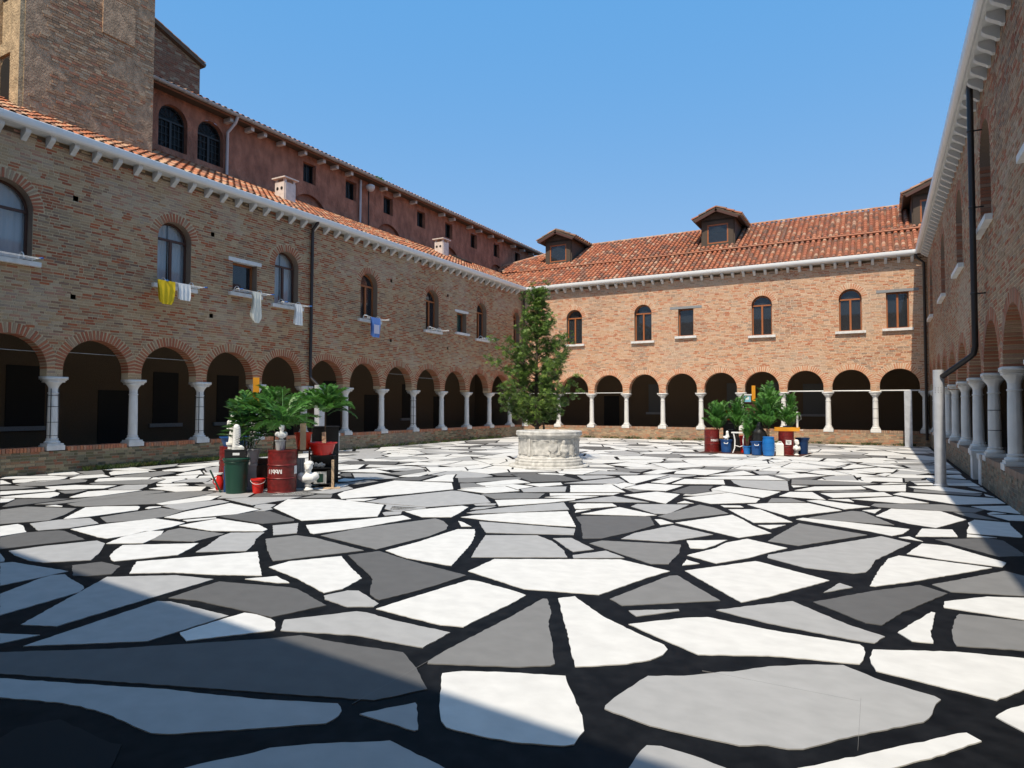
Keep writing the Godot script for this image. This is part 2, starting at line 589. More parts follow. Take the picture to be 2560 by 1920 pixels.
func window(w: Node3D, o: Dictionary) -> Node3D:
	# window > frame, mullion, transom, panes, sill, reveal (lintel, curtain)
	var win := kid("window", w)
	var fm: Material = M.frame_black if o.get("black", false) else (M.frame_dark if o.get("dark", false) else M.frame)
	var deep: float = o.get("deep", 0.22)
	var z := -deep
	var wd: float = o.w
	var spring: float = o.top - wd * 0.5 if o.arched else o.top
	var st := beg()
	var edge := outline(o.u, wd, o.sill, o.top, o.arched)
	for k in range(1, edge.size()):
		var l := (k + 1) % edge.size()
		var a := edge[k]
		var b := edge[l]
		if o.arched or l != 0 or true:
			var n := Vector3(o.u - (a.x + b.x) * 0.5, (o.sill + o.top) * 0.5 - (a.y + b.y) * 0.5, 0)
			quad(st, Vector3(a.x, a.y, -0.006), Vector3(b.x, b.y, -0.006), Vector3(b.x, b.y, z - 0.08), Vector3(a.x, a.y, z - 0.08), n)
	obj("reveal", st, M[o.get("reveal", "reveal")], win)
	st = beg()
	rim(st, outline(o.u, wd, o.sill, o.top, o.arched, 0.004), outline(o.u, wd, o.sill, o.top, o.arched, 0.065), z, 0.06)
	obj("frame", st, fm, win)
	var two: bool = o.get("two", true)
	if two:
		st = beg()
		box(st, Vector3(o.u, (o.sill + spring) * 0.5, z + 0.012), Vector3(0.085, spring - o.sill - 0.07, 0.06))
		obj("mullion", st, fm, win)
	if o.arched:
		st = beg()
		box(st, Vector3(o.u, spring, z + 0.006), Vector3(wd - 0.07, 0.07, 0.06))
		obj("transom", st, fm, win)
		var lun := outline(o.u, wd, spring - 0.05, o.top, true, 0.05)
		obj("pane", flat(lun, z - 0.03), M[o.get("glass", "pane")], win)
	for s in ([-1, 1] if two else [0]):
		var x0: float = o.u + (-wd * 0.5 + 0.05 if s <= 0 else 0.03)
		var x1: float = o.u + (wd * 0.5 - 0.05 if s >= 0 else -0.03)
		var top: float = spring - (0.03 if o.arched else 0.05)
		obj("pane", flat(PackedVector2Array([Vector2(x0, o.sill + 0.05), Vector2(x1, o.sill + 0.05), Vector2(x1, top), Vector2(x0, top)]), z - 0.03), M[o.get("glass", "pane")], win)
	if o.get("sill_out", 0.13) > 0.0:
		st = beg()
		var so: float = o.get("sill_out", 0.13)
		box(st, Vector3(o.u, o.sill - 0.06, (so - deep) * 0.5), Vector3(wd + 0.34, 0.12, so + deep))
		obj("sill", st, M.istrian, win)
	if o.get("lintel", false):
		st = beg()
		box(st, Vector3(o.u, o.top + 0.065, -0.085), Vector3(wd + o.get("lintel_over", 0.36), 0.13, 0.2))
		obj("lintel", st, M[o.get("lintel_mat", "istrian")], win)
	if o.has("fill"):
		st = beg(true)
		var n := 30
		for k in n:
			var a := -wd * 0.5 + wd * k / n
			var b := -wd * 0.5 + wd * (k + 1) / n
			var za := z - 0.16 + sin(k * 1.9) * 0.018
			var zb := z - 0.16 + sin((k + 1) * 1.9) * 0.018
			if o.fill == "curtain" and absf(a + b) * 0.5 < 0.05:
				continue
			quad(st, Vector3(o.u + a, o.sill, za), Vector3(o.u + b, o.sill, zb), Vector3(o.u + b, o.top, zb), Vector3(o.u + a, o.top, za), Vector3.BACK)
		obj("curtain" if o.fill == "curtain" else "blind", st, M[o.fill], win)
	return win

func column(w: Node3D, u: float, caged := 0) -> void:
	# column > base, shaft, capital (iron_cage)
	var c := kid("column", w, Vector3(u, 0.0, -0.2))
	var st := beg()
	box(st, Vector3(0, 0.675, 0.002), Vector3(0.45, 0.13, 0.43))
	box(st, Vector3(0, 0.765, 0), Vector3(0.40, 0.05, 0.38))
	lathe(st, [[0.18, 0.79], [0.192, 0.815], [0.18, 0.845], [0.148, 0.86], [0.142, 0.885], [0.154, 0.905], [0.135, 0.925]], 18)
	obj("base", st, M.istrian, c)
	st = beg()
	lathe(st, [[0.128, 0.925], [0.126, 1.4], [0.121, 1.8], [0.113, 2.12], [0.13, 2.13], [0.13, 2.155], [0.111, 2.165], [0.112, 2.27]], 18)
	obj("shaft", st, M.istrian, c)
	st = beg()
	lathe(st, [[0.113, 2.27], [0.122, 2.31], [0.155, 2.37], [0.195, 2.42], [0.2, 2.44]], 18)
	box(st, Vector3(0, 2.455, 0), Vector3(0.40, 0.05, 0.38))
	box(st, Vector3(0, 2.492, 0), Vector3(0.46, 0.03, 0.40))
	box(st, Vector3(0, 2.545, 0), Vector3(0.53, 0.076, 0.43))
	obj("capital", st, M.istrian, c)
	if caged > 0:
		st = beg()
		for y in ([1.0, 1.36, 1.78, 2.08] if caged > 1 else [1.3, 1.75]):
			lathe(st, [[0.13, y - 0.007], [0.135, y], [0.13, y + 0.007]], 18, Vector3.ZERO, Basis.IDENTITY, 0.0, TAU - 0.02)
		if caged > 1:
			for k in 4:
				var e := Vector3(cos(k * PI * 0.5 + 0.78), 0, sin(k * PI * 0.5 + 0.78)) * 0.145
				tube(st, [e + Vector3(0, 0.93, 0), e + Vector3(0, 2.26, 0)], 0.011, 6)
		obj("iron_cage", st, M.iron, c)

func tile_mesh(down: bool) -> ArrayMesh:
	# a half-round roof tile, 0.48 long, its lower end at z = +0.24
	var st := beg(true)
	var seg := 6
	for shell in 2:
		for k in seg:
			var p := []
			for e in [[k, 0], [k + 1, 0], [k + 1, 1], [k, 1]]:
				var a: float = PI * e[0] / seg
				var r: float = (0.10 if e[1] == 1 else 0.082) - shell * 0.016
				p.append(Vector3(cos(a) * r, (sin(a) * r * 0.9) * (-1.0 if down else 1.0), 0.24 if e[1] == 1 else -0.24))
			var mid: Vector3 = (p[0] + p[1]) * Vector3(1, 1, 0)
			quad(st, p[0], p[1], p[2], p[3], mid if shell == 0 else -mid)
	st.set_smooth_group(-1)
	for k in seg:
		var p := []
		for e in [[k, 0.10], [k + 1, 0.10], [k + 1, 0.084], [k, 0.084]]:
			var a: float = PI * e[0] / seg
			p.append(Vector3(cos(a) * e[1], sin(a) * e[1] * (-0.9 if down else 0.9), 0.24))
		quad(st, p[0], p[1], p[2], p[3], Vector3.BACK)
	return fin(st)

func roof_frame(y: float, z: float, pitch := PITCH) -> Transform3D:
	return Transform3D(Basis(Vector3.RIGHT, Vector3(0, cos(pitch), sin(pitch)), Vector3(0, -sin(pitch), cos(pitch))), Vector3(0, y, z))

func tiles(w: Node3D, f: Transform3D, u0: float, u1: float, rows: int, keep: Callable, pal: Array, most := 300, gap := 0.27, step := 0.40, lift_from := 999) -> void:
	var covers := []
	var beds := []
	var n := int((u1 - u0) / gap)
	for j in rows:
		for i in n + 1:
			var u := u0 + gap * (i + 0.5) + rng.randf_range(-0.007, 0.007)
			var d := step * (j + 0.5) + 0.07 + rng.randf_range(-0.018, 0.018)
			if not keep.call(u, d):
				continue
			var lift := (0.09 if j >= lift_from else 0.0) + 0.02
			var tilt := Basis.from_euler(Vector3(-0.05 + rng.randf_range(-0.015, 0.015), rng.randf_range(-0.022, 0.022), rng.randf_range(-0.04, 0.04)))
			covers.append([f * Transform3D(tilt, Vector3(u, lift, -d)), pick(pal)])
			if i < n:
				beds.append([f * Transform3D(Basis.from_euler(Vector3(-0.05, 0, 0)), Vector3(u + gap * 0.5, lift + 0.01, -d)), pick(pal) * 0.5])
	emit(w, covers, M.cover_tile, "roof_tile", "roof_tiles", "tile", most, f.basis.y + f.basis.z * 0.6)
	emit(w, beds, M.channel_tile, "channel_tile", "channel_tiles", "tile", 0, f.basis.y)

func eaves(w: Node3D, u0: float, u1: float, first: float, gap: float, joint := 5.2) -> void:
	var side := Basis(Vector3.BACK, Vector3.UP, Vector3.LEFT)
	var st := beg()
	var pts := PackedVector2Array([Vector2(0, 8.93), Vector2(0.30, 8.93), Vector2(0.345, 8.955), Vector2(0.345, 9.02), Vector2(0, 9.02)])
	prism(st, pts, -u1, -u0, Transform3D(side, Vector3.ZERO))
	obj("cornice", st, M.cornice, w)
	st = beg()
	var half := PackedVector2Array([Vector2(0.46, 9.14), Vector2(0.47, 9.125), Vector2(0.466, 9.04), Vector2(0.45, 8.985), Vector2(0.42, 8.95), Vector2(0.37, 8.935), Vector2(0.348, 8.94), Vector2(0.348, 9.02), Vector2(0.40, 9.03), Vector2(0.43, 9.06), Vector2(0.437, 9.14)])
	prism(st, half, -u1, -u0, Transform3D(side, Vector3.ZERO))
	var u := u0 + joint * 0.4
	while u < u1:
		tube(st, [Vector3(u, 9.125, 0.466), Vector3(u, 9.05, 0.46), Vector3(u, 9.0, 0.41)], 0.012, 5)
		u += joint
	obj("gutter", st, M.white_metal, w)
	var prof := PackedVector2Array([Vector2(0, 8.93), Vector2(0.27, 8.93), Vector2(0.28, 8.88), Vector2(0.265, 8.83), Vector2(0.22, 8.79), Vector2(0.15, 8.745), Vector2(0.08, 8.70), Vector2(0.05, 8.665), Vector2(0, 8.66)])
	st = beg()
	prism(st, prof, -0.063, 0.063, Transform3D(side, Vector3.ZERO))
	var cm := fin(st)
	var at := first
	while at < u1 - 0.1:
		put("corbel", cm, M.cornice, w, Transform3D(Basis.IDENTITY, Vector3(at, 0, 0)))
		at += gap

func range_of_cloister(w: Node3D, c: Dictionary) -> void:
	var cols: Array = c.cols
	var pal := []
	for p in c.pal:
		pal.append(Color(p.r * 0.98, p.g * 0.972, p.b * 1.05))
	var holes := []
	var arcs := []
	for i in cols.size() - 1:
		var a: float = cols[i]
		var b: float = cols[i + 1]
		var r := (b - a) * 0.5 - 0.195
		var h := {"u": (a + b) * 0.5, "w": r * 2.0, "sill": 0.0, "top": 3.65, "arched": true, "ring_low": 99.0, "half": (b - a) * 0.5}
		holes.append(h)
		arcs.append(h)
	for o in c.windows:
		o.ring_low = 99.0
		holes.append(o)
	for p in c.get("putlogs", []):
		holes.append({"u": p[0], "w": 0.14, "sill": p[1] - 0.075, "top": p[1] + 0.075, "arched": false})
	var u0: float = c.u0
	var u1: float = c.u1
	obj("wall", backing(u0, u1, 2.582, 8.95, holes, 0.039, 0.14), M[c.mortar], w)
	# courses of brick, with arch bricks round every opening
	var list := []
	courses(list, c.b0, c.b1, 2.585, 8.93, holes, pal, 0.275)
	var arch_list := []
	var st: SurfaceTool
	for h in arcs:
		var spring: float = h.top - h.w * 0.5
		if h.u > c.b0 - 1.2 and h.u < c.b1 + 1.2:
			ring(arch_list, h.u, spring, h.w * 0.5, 0.27, 0.37, c.arch_pal, h.half)
		st = beg()
		ring_bed(st, h.u, spring, h.w * 0.5 + 0.01, h.w * 0.5 + 0.27, -0.006, 0.37, h.half)
		obj("arch_mortar", st, M[c.mortar], w)
	for i in cols.size():
		st = beg()
		box(st, Vector3(cols[i], 2.76, -0.198), Vector3(0.37, 0.35, 0.36))
		obj("pier", st, M[c.mortar], w)
	for o in c.windows:
		if o.arched:
			ring(arch_list, o.u, o.top - o.w * 0.5, o.w * 0.5, 0.26, 0.2, c.arch_pal)
			st = beg()
			ring_bed(st, o.u, o.top - o.w * 0.5, o.w * 0.5 + 0.004, o.w * 0.5 + 0.26, -0.006, 0.2)
			obj("arch_mortar", st, M[c.mortar], w)
	# parapet under the columns, with an opening between stone jambs
	var low := []
	var caps := []
	var gap: Array = c.gap
	for run in ([[u0, gap[0]], [gap[1], u1]] if gap.size() > 0 else [[u0, u1]]):
		st = beg()
		box(st, Vector3((run[0] + run[1]) * 0.5, 0.29, -0.19), Vector3(run[1] - run[0], 0.58, 0.364))
		obj("parapet_core", st, M.mortar_low, w)
		var lim0 := maxf(run[0], c.b0)
		var lim1 := minf(run[1], c.b1)
		courses(low, lim0, lim1, 0.0, 0.60, [], c.low_pal, 0.0, 0.0745, 0.22, 0.016)
		var u := lim0
		while u < lim1 - 0.06:
			var free := true
			for k in cols:
				if absf(k * (1.0 + c.get("lean", 0.0)) - u - 0.04) < 0.265:
					free = false
			if free:
				caps.append([Transform3D(Basis.from_euler(Vector3(0, rng.randf_range(-0.02, 0.02), rng.randf_range(-0.015, 0.015))) * Basis.from_scale(Vector3(0.070, 0.115, 0.39)), Vector3(u + 0.04, 0.645 + rng.randf_range(-0.006, 0.006), -0.186)), pick(c.cap_pal)])
			u += 0.081
	for s in ([0, 1] if gap.size() > 0 else []):
		var sgn := -1.0 if s == 0 else 1.0
		st = beg()
		box(st, Vector3(gap[s] + sgn * 0.2, 0.30, -0.178), Vector3(0.42, 0.60, 0.40))
		box(st, Vector3(gap[s] + sgn * 0.2, 0.66, -0.175), Vector3(0.48, 0.12, 0.44))
		obj("stone_jamb", st, M.istrian, w)
	if c.get("jamb_bricks", false):
		for o in c.windows:
			var y: float = o.sill + 0.04
			while y < o.top - o.w * 0.5:
				arch_list.append([Transform3D(Basis(Vector3(0, 0, -0.24), Vector3(0, 0.062, 0), Vector3(0.04, 0, 0)), Vector3(o.u - o.w * 0.5 - 0.005, y, -0.125)), pick(c.arch_pal)])
				y += 0.078
	emit(w, list, M.unit_brick, "brick", "brickwork", "brick", c.most, Vector3.BACK)
	emit(w, low, M.unit_brick, "parapet_brick", "parapet_brickwork", "brick", c.get("most_low", 150), Vector3.BACK)
	emit(w, caps, M.unit_block, "coping_brick", "coping_bricks", "brick", 80, Vector3(0, 0.5, 1))
	emit(w, arch_list, M.unit_block, "arch_brick", "arch_bricks", "brick", c.get("most_arch", 300), Vector3.BACK)
	for i in cols.size():
		column(w, cols[i] * (1.0 + c.get("lean", 0.0)), c.caged.get(i, 0))
	for o in c.windows:
		window(w, o)
	# the walk behind the columns and the rooms above it, closed all round
	var deep: float = c.deep
	var mid := (u0 + u1) * 0.5
	var len := u1 - u0
	st = beg()
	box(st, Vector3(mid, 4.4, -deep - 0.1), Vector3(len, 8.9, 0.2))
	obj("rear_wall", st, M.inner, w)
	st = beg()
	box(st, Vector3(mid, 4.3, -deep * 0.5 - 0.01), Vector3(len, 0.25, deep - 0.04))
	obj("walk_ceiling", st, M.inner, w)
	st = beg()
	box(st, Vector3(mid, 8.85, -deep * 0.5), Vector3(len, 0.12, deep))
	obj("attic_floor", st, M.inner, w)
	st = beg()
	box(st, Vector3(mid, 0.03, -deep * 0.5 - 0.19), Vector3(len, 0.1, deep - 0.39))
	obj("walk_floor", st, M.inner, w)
	for x in [u0 + 0.1, u1 - 0.1]:
		st = beg()
		box(st, Vector3(x, 4.4, -deep * 0.5 - 0.005), Vector3(0.19, 8.85, deep - 0.03))
		if c.get("closed", true):
			obj("end_wall", st, M.inner, w)
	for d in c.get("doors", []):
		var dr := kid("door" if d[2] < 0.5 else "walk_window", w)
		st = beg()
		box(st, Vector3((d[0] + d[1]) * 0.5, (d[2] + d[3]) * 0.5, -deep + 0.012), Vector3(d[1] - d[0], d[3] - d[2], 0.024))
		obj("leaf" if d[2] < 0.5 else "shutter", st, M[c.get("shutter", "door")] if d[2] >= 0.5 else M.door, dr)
		if d[2] >= 0.5:
			st = beg()
			box(st, Vector3((d[0] + d[1]) * 0.5, d[2] - 0.07, -deep + 0.05), Vector3(d[1] - d[0] + 0.3, 0.13, 0.1))
			obj("sill", st, M.grey_stone, dr)
	for t in c.get("rods", []):
		st = beg()
		tube(st, [Vector3(t[0], t[2], -0.2), Vector3(t[1], t[2], -0.2)], t[3], 6)
		obj("tie_rod", st, M.white_metal if t[3] > 0.015 else M.zinc, w)

# ---------------------------------------------------------------- planting
func leaf_blade(st: SurfaceTool, base: Vector3, dir: Vector3, up: Vector3, long: float, wide: float, droop := 0.25) -> void:
	var side := dir.cross(up).normalized()
	var m := base + dir * long * 0.5 + up * wide * 0.12
	var e := base + dir * long - up * long * droop
	st.set_smooth_group(-1)
	quad(st, base, m + side * wide * 0.5, e, m, up)
	quad(st, base, m - side * wide * 0.5, e, m, up)

func frond_mesh(long: float, lift: float, droop: float, leaflets: int, ll: float, wide := 0.028) -> ArrayMesh:
	# an arching feather frond that leaves the origin along +z
	var st := beg()
	var pts := [Vector3.ZERO]
	var n := 9
	for k in n:
		var e := lift - droop * (k + 0.5) / n
		pts.append(pts[-1] + Vector3(0, sin(e), cos(e)) * long / n)
	tube(st, pts, 0.012, 5, 0.003, false)
	for k in leaflets:
		var t := 0.16 + 0.84 * (k + rng.randf() * 0.4) / leaflets
		var f := t * n
		var i := mini(int(f), n - 1)
		var p: Vector3 = pts[i].lerp(pts[i + 1], f - i)
		var d: Vector3 = (pts[i + 1] - pts[i]).normalized()
		var up := d.cross(Vector3.LEFT).normalized()
		if up.y < 0.0:
			up = -up
		var l: float = ll * (0.35 + 0.65 * sin(PI * clampf(t * 0.85 + 0.1, 0, 1))) * rng.randf_range(0.85, 1.1)
		for s in [-1, 1]:
			var side := Vector3(s, 0, 0)
			leaf_blade(st, p, (d * rng.randf_range(0.5, 0.95) + side * 0.85 + up * rng.randf_range(0.0, 0.6)).normalized(), up, l, wide, rng.randf_range(0.05, 0.45))
	return fin(st)

func fan_mesh(stalk: float, ll: float, n: int, wide: float) -> ArrayMesh:
	# a long-stalked leaf with blades spread like a hand, leaving the origin along +z
	var st := beg()
	var e := Vector3(0, stalk * 0.62, stalk * 0.74)
	tube(st, [Vector3.ZERO, Vector3(0, stalk * 0.36, stalk * 0.34), e], 0.007, 5, 0.005, false)
	for k in n:
		var a := lerpf(-2.1, 2.1, (k + 0.5) / n) + rng.randf_range(-0.1, 0.1)
		var d := Vector3(sin(a), 0.12, cos(a) * 0.9).normalized()
		leaf_blade(st, e, d, Vector3(0, 0.95, -0.3).normalized(), ll * (1.0 - 0.25 * absf(a) / 2.1), wide, rng.randf_range(0.2, 0.45))
	return fin(st)

func crown_of(o: Node3D, meshes: Array, n: int, at: Vector3, low: float, high: float, tones: Array, size := 1.0, called := "frond", spread := 0.05, rise := 0.0) -> void:
	# fronds round a centre, each turned a golden angle on; low and high tilt them
	for k in n:
		var a := 2.4 * k + rng.randf_range(-0.3, 0.3)
		var t := float(k) / maxf(n - 1, 1)
		var b := Basis.from_euler(Vector3(-lerpf(low, high, t) + rng.randf_range(-0.1, 0.1), a, rng.randf_range(-0.15, 0.15)), EULER_ORDER_YXZ)
		var s := size * rng.randf_range(0.85, 1.12)
		put(called, meshes[k % meshes.size()], M.palm[tones[k % tones.size()]], o, Transform3D(b * Basis.from_scale(Vector3(s, s, s)), at + Vector3(sin(a), 0, cos(a)) * spread + Vector3.UP * rise * t))

func pot(st: SurfaceTool, r0: float, r1: float, y0: float, y1: float, lip := 0.02, seg := 24) -> void:
	var d := (y1 - y0) * 0.1
	lathe(st, [[r0, y0], [r1 - lip * 0.5, y1 - d], [r1 + lip, y1 - d], [r1 + lip, y1], [r1 - 0.012, y1], [r1 - 0.03, y1 - 0.06], [0.0, y1 - 0.06]], seg)

func drum(o: Node3D, m: Material, r := 0.292, h := 0.88) -> void:
	# drum > shell, lid, hoops
	var st := beg(true)
	var prof := [[r - 0.012, 0.0], [r + 0.004, 0.006], [r + 0.004, 0.02], [r - 0.004, 0.03]]
	for y in [0.06, 0.10, 0.14]:
		prof.append([r - 0.004, y])
		prof.append([r + 0.001, y + 0.02])
	prof.append_array([[r - 0.002, h * 0.335], [r - 0.002, h * 0.345]])
	for y in [0.70, 0.74, 0.78]:
		prof.append([r - 0.004, h * y + 0.05])
		prof.append([r + 0.001, h * y + 0.07])
	prof.append_array([[r - 0.004, h - 0.03], [r + 0.005, h - 0.02], [r + 0.005, h - 0.004], [r - 0.01, h]])
	lathe(st, prof, 36)
	obj("shell", st, m, o)
	for y in [0.345, 0.655]:
		st = beg(true)
		lathe(st, [[r - 0.006, h * y - 0.016], [r + 0.008, h * y - 0.008], [r + 0.012, h * y], [r + 0.008, h * y + 0.008], [r - 0.006, h * y + 0.016]], 36)
		obj("hoop", st, m, o)
	st = beg(true)
	lathe(st, [[r - 0.02, h - 0.012], [r - 0.02, h + 0.001], [r - 0.03, h - 0.006], [0.0, h - 0.006]], 36)
	obj("lid", st, m, o)

func lettering(o: Node3D, text: String, r: float, y: float, tall: float, from: float, step: float, m: Material, upside := false) -> void:
	# letters round a drum, each a part
	var font := SystemFont.new()
	font.font_names = PackedStringArray(["Droid Sans"])
	font.font_weight = 700
	for k in text.length():
		var t := TextMesh.new()
		t.text = text[k]
		t.font = font
		t.font_size = 64
		t.pixel_size = tall / 46.0
		t.depth = 0.004
		var a := from + step * k * (-1.0 if upside else 1.0)
		var b := Basis(Vector3.UP, a)
		if upside:
			b = b * Basis(Vector3.BACK, PI)
		put("letter", t, m, o, Transform3D(b, Vector3(sin(a) * (r + 0.003), y, cos(a) * (r + 0.003))))

func bin(o: Node3D, m: Material, r0: float, r1: float, h: float, handle := false) -> void:
	var st := beg(true)
	lathe(st, [[r0 - 0.01, 0.0], [r0, 0.012], [r1 - 0.02, h - 0.09], [r1 - 0.004, h - 0.085], [r1 - 0.004, h - 0.07], [r1 - 0.012, h - 0.06], [r1 + 0.012, h - 0.035], [r1 + 0.018, h - 0.005], [r1 + 0.008, h], [r1 - 0.01, h - 0.004], [r0 + 0.0, h * 0.4], [0.0, h * 0.4]], 28, Vector3.ZERO, Basis.IDENTITY, 0, TAU, 28, 0.012)
	obj("tub", st, m, o)
	if handle:
		st = beg()
		tube(st, [Vector3(-0.07, h - 0.1, r1), Vector3(-0.06, h - 0.14, r1 + 0.03), Vector3(0.06, h - 0.14, r1 + 0.03), Vector3(0.07, h - 0.1, r1)], 0.016, 6)
		obj("handle", st, M.white_metal, o)

func bucket(o: Node3D, m: Material, r0: float, r1: float, h: float, handle := false) -> void:
	var st := beg(true)
	pot(st, r0, r1, 0.0, h, 0.012)
	obj("tub", st, m, o)
	if handle:
		st = beg()
		var pts := []
		for k in 11:
			var a := PI * k / 10
			pts.append(Vector3(cos(a) * (r1 + 0.015), h - 0.03 - sin(a) * h * 0.25, sin(a) * (r1 + 0.02)))
		tube(st, pts, 0.005, 5)
		obj("handle", st, M.white_metal, o)

func board(o: Node3D, called: String, c: Vector3, s: Vector3, m: Material, b := Basis.IDENTITY) -> void:
	var st := beg()
	box(st, c, s, b)
	obj(called, st, m, o)

func bust(o: Node3D, s := 1.0) -> void:
	# a plaster bust on a socle: head turned a little, one continuous figure, with socle and curls as parts
	var st := beg(true)
	lathe(st, [[0.105 * s, 0.0], [0.11 * s, 0.02 * s], [0.10 * s, 0.035 * s], [0.075 * s, 0.045 * s], [0.06 * s, 0.075 * s], [0.07 * s, 0.10 * s], [0.085 * s, 0.115 * s], [0.055 * s, 0.13 * s], [0.05 * s, 0.16 * s]], 24)
	obj("socle", st, M.plaster_white, o)
	var v := func(x, y, z): return Vector3(x, y, z) * s
	var fig := [
		[v.call(0, 0.15, 0), v.call(0, 0.24, 0.01), 0.05 * s, 0.12 * s], [v.call(-0.13, 0.295, -0.005), v.call(0.13, 0.295, -0.005), 0.075 * s, 0.075 * s],
		[v.call(-0.07, 0.25, 0.04), v.call(0.07, 0.25, 0.04), 0.085 * s, 0.085 * s], [v.call(-0.165, 0.28, -0.01), v.call(-0.15, 0.31, -0.01), 0.06 * s, 0.06 * s], [v.call(0.165, 0.28, -0.01), v.call(0.15, 0.31, -0.01), 0.06 * s, 0.06 * s],
		[v.call(0, 0.33, 0), v.call(0.005, 0.43, 0.015), 0.062 * s, 0.054 * s], [v.call(0.005, 0.465, 0.035), v.call(0.005, 0.53, 0.008), 0.07 * s, 0.09 * s], [v.call(0.005, 0.44, 0.07), v.call(0.005, 0.45, 0.06), 0.028 * s, 0.03 * s],
		[v.call(0.008, 0.50, 0.092), v.call(0.008, 0.47, 0.108), 0.009 * s, 0.016 * s], [v.call(-0.02, 0.507, 0.085), v.call(0.035, 0.507, 0.085), 0.014 * s, 0.014 * s], [v.call(-0.012, 0.452, 0.092), v.call(0.024, 0.452, 0.092), 0.009 * s, 0.009 * s],
		[v.call(-0.072, 0.485, 0.01), v.call(-0.074, 0.465, 0.01), 0.016 * s, 0.012 * s], [v.call(0.082, 0.485, 0.01), v.call(0.084, 0.465, 0.01), 0.016 * s, 0.012 * s]]
	put("figure", blob(fig, 0.0135 * s, 0.028 * s), M.plaster_white, o)
	var curls := []
	for k in 26:
		var a := 2.4 * k
		var h := 0.30 + 0.68 * (k / 26.0)
		var q := sqrt(maxf(1.0 - h * h, 0.0))
		var c := Vector3(0.005, 0.525, 0.0) + Vector3(cos(a) * q * 0.09, h * 0.08, sin(a) * q * 0.092 - 0.012)
		curls.append([c * s, (c + Vector3(0.008, 0.004, 0)) * s, 0.021 * s, 0.02 * s])
	put("hair", blob(curls, 0.012 * s, 0.008 * s), M.plaster_white, o)

func rack(label: String, u: float, sill: float, wide: float, folded := true) -> Node3D:
	# a clothes airer hung from a sill of the left range: rail, hooks, line
	var o := thing("clothes_airer", label, "clothes airer", Vector3(LEFT_X, sill, -u), 0.0, "clothes airers hung on the window sills")
	o.transform.basis = Basis(Vector3(0, 0, -1), Vector3.UP, Vector3(1, 0, 0))
	var h := wide * 0.5
	var st := beg()
	for z in [0.16, 0.3, 0.44, 0.56]:
		tube(st, [Vector3(-h, 0.02, z), Vector3(h, 0.02, z)], 0.0075, 5)
	obj("rail", st, M.white_metal, o)
	for s in [-1, 1]:
		st = beg()
		var x: float = s * h
		if folded:
			tube(st, [Vector3(x, 0.02, 0.62), Vector3(x, 0.05, 0.35), Vector3(x, 0.02, 0.12)], 0.012, 6)
		else:
			tube(st, [Vector3(x, 0.02, 0.14), Vector3(x + s * 0.24, 0.10, 0.4), Vector3(x, 0.02, 0.62), Vector3(x - s * 0.1, 0.02, 0.4), Vector3(x, 0.02, 0.14)], 0.012, 6)
		obj("side_bar", st, M.white_metal, o)
		st = beg()
		var pts := []
		for k in 9:
			var a := PI * k / 8
			pts.append(Vector3(x * 0.72, 0.02 + sin(a) * 0.17, 0.10 - cos(a) * 0.14))
		tube(st, pts, 0.014, 6)
		obj("hook", st, M.white_metal, o)
		if folded:
			st = beg()
			tube(st, [Vector3(x, 0.02, 0.66), Vector3(x, 0.035, 0.5)], 0.022, 6)
			obj("end_cap", st, M.blue_plastic, o)
	return o

func laundry(called: String, label: String, u: float, sill: float, z: float, shape: Array, m: Material, turn := 0.0) -> Node3D:
	# a cloth that hangs over a rail in folds; shape: [half width, drop] pairs from the top
	var o := thing(called, label, "laundry", Vector3(LEFT_X + z, sill, -u), 0.0, "laundry on the airers")
	o.transform.basis = Basis(Vector3(0, 0, -1), Vector3.UP, Vector3(1, 0, 0)) * Basis(Vector3.UP, turn)
	for side in [1, -1]:
		var st := beg(true)
		var n := 14
		var grid := []
		for r in shape:
			var row := []
			for k in n + 1:
				var x: float = lerpf(-r[0], r[0], float(k) / n)
				row.append(Vector3(x, 0.028 - r[1] * (1.0 if side > 0 else 0.93), side * (0.012 + 0.035 * clampf(r[1] * 3.0, 0, 1)) + 0.016 * sin(k * 1.35 + r[1] * 5.0) * clampf(r[1] * 4.0, 0.0, 1.0)))
			grid.append(row)
		for i in grid.size() - 1:
			for k in n:
				quad(st, grid[i][k], grid[i][k + 1], grid[i + 1][k + 1], grid[i + 1][k], Vector3(0, 0, side))
		obj("front_fall" if side > 0 else "back_fall", st, m, o)
	return o

# ---------------------------------------------------------------- the painted floor
func stone(tone: int, xz: Array) -> void:
	# one painted slab, its outline in centimetres on the ground, edges a little unsteady as brushed by hand
	var poly := PackedVector2Array()
	for k in range(0, xz.size(), 2):
		poly.append(Vector2(xz[k] * 0.01, xz[k + 1] * 0.01))
	stone_polys.append([tone, poly])

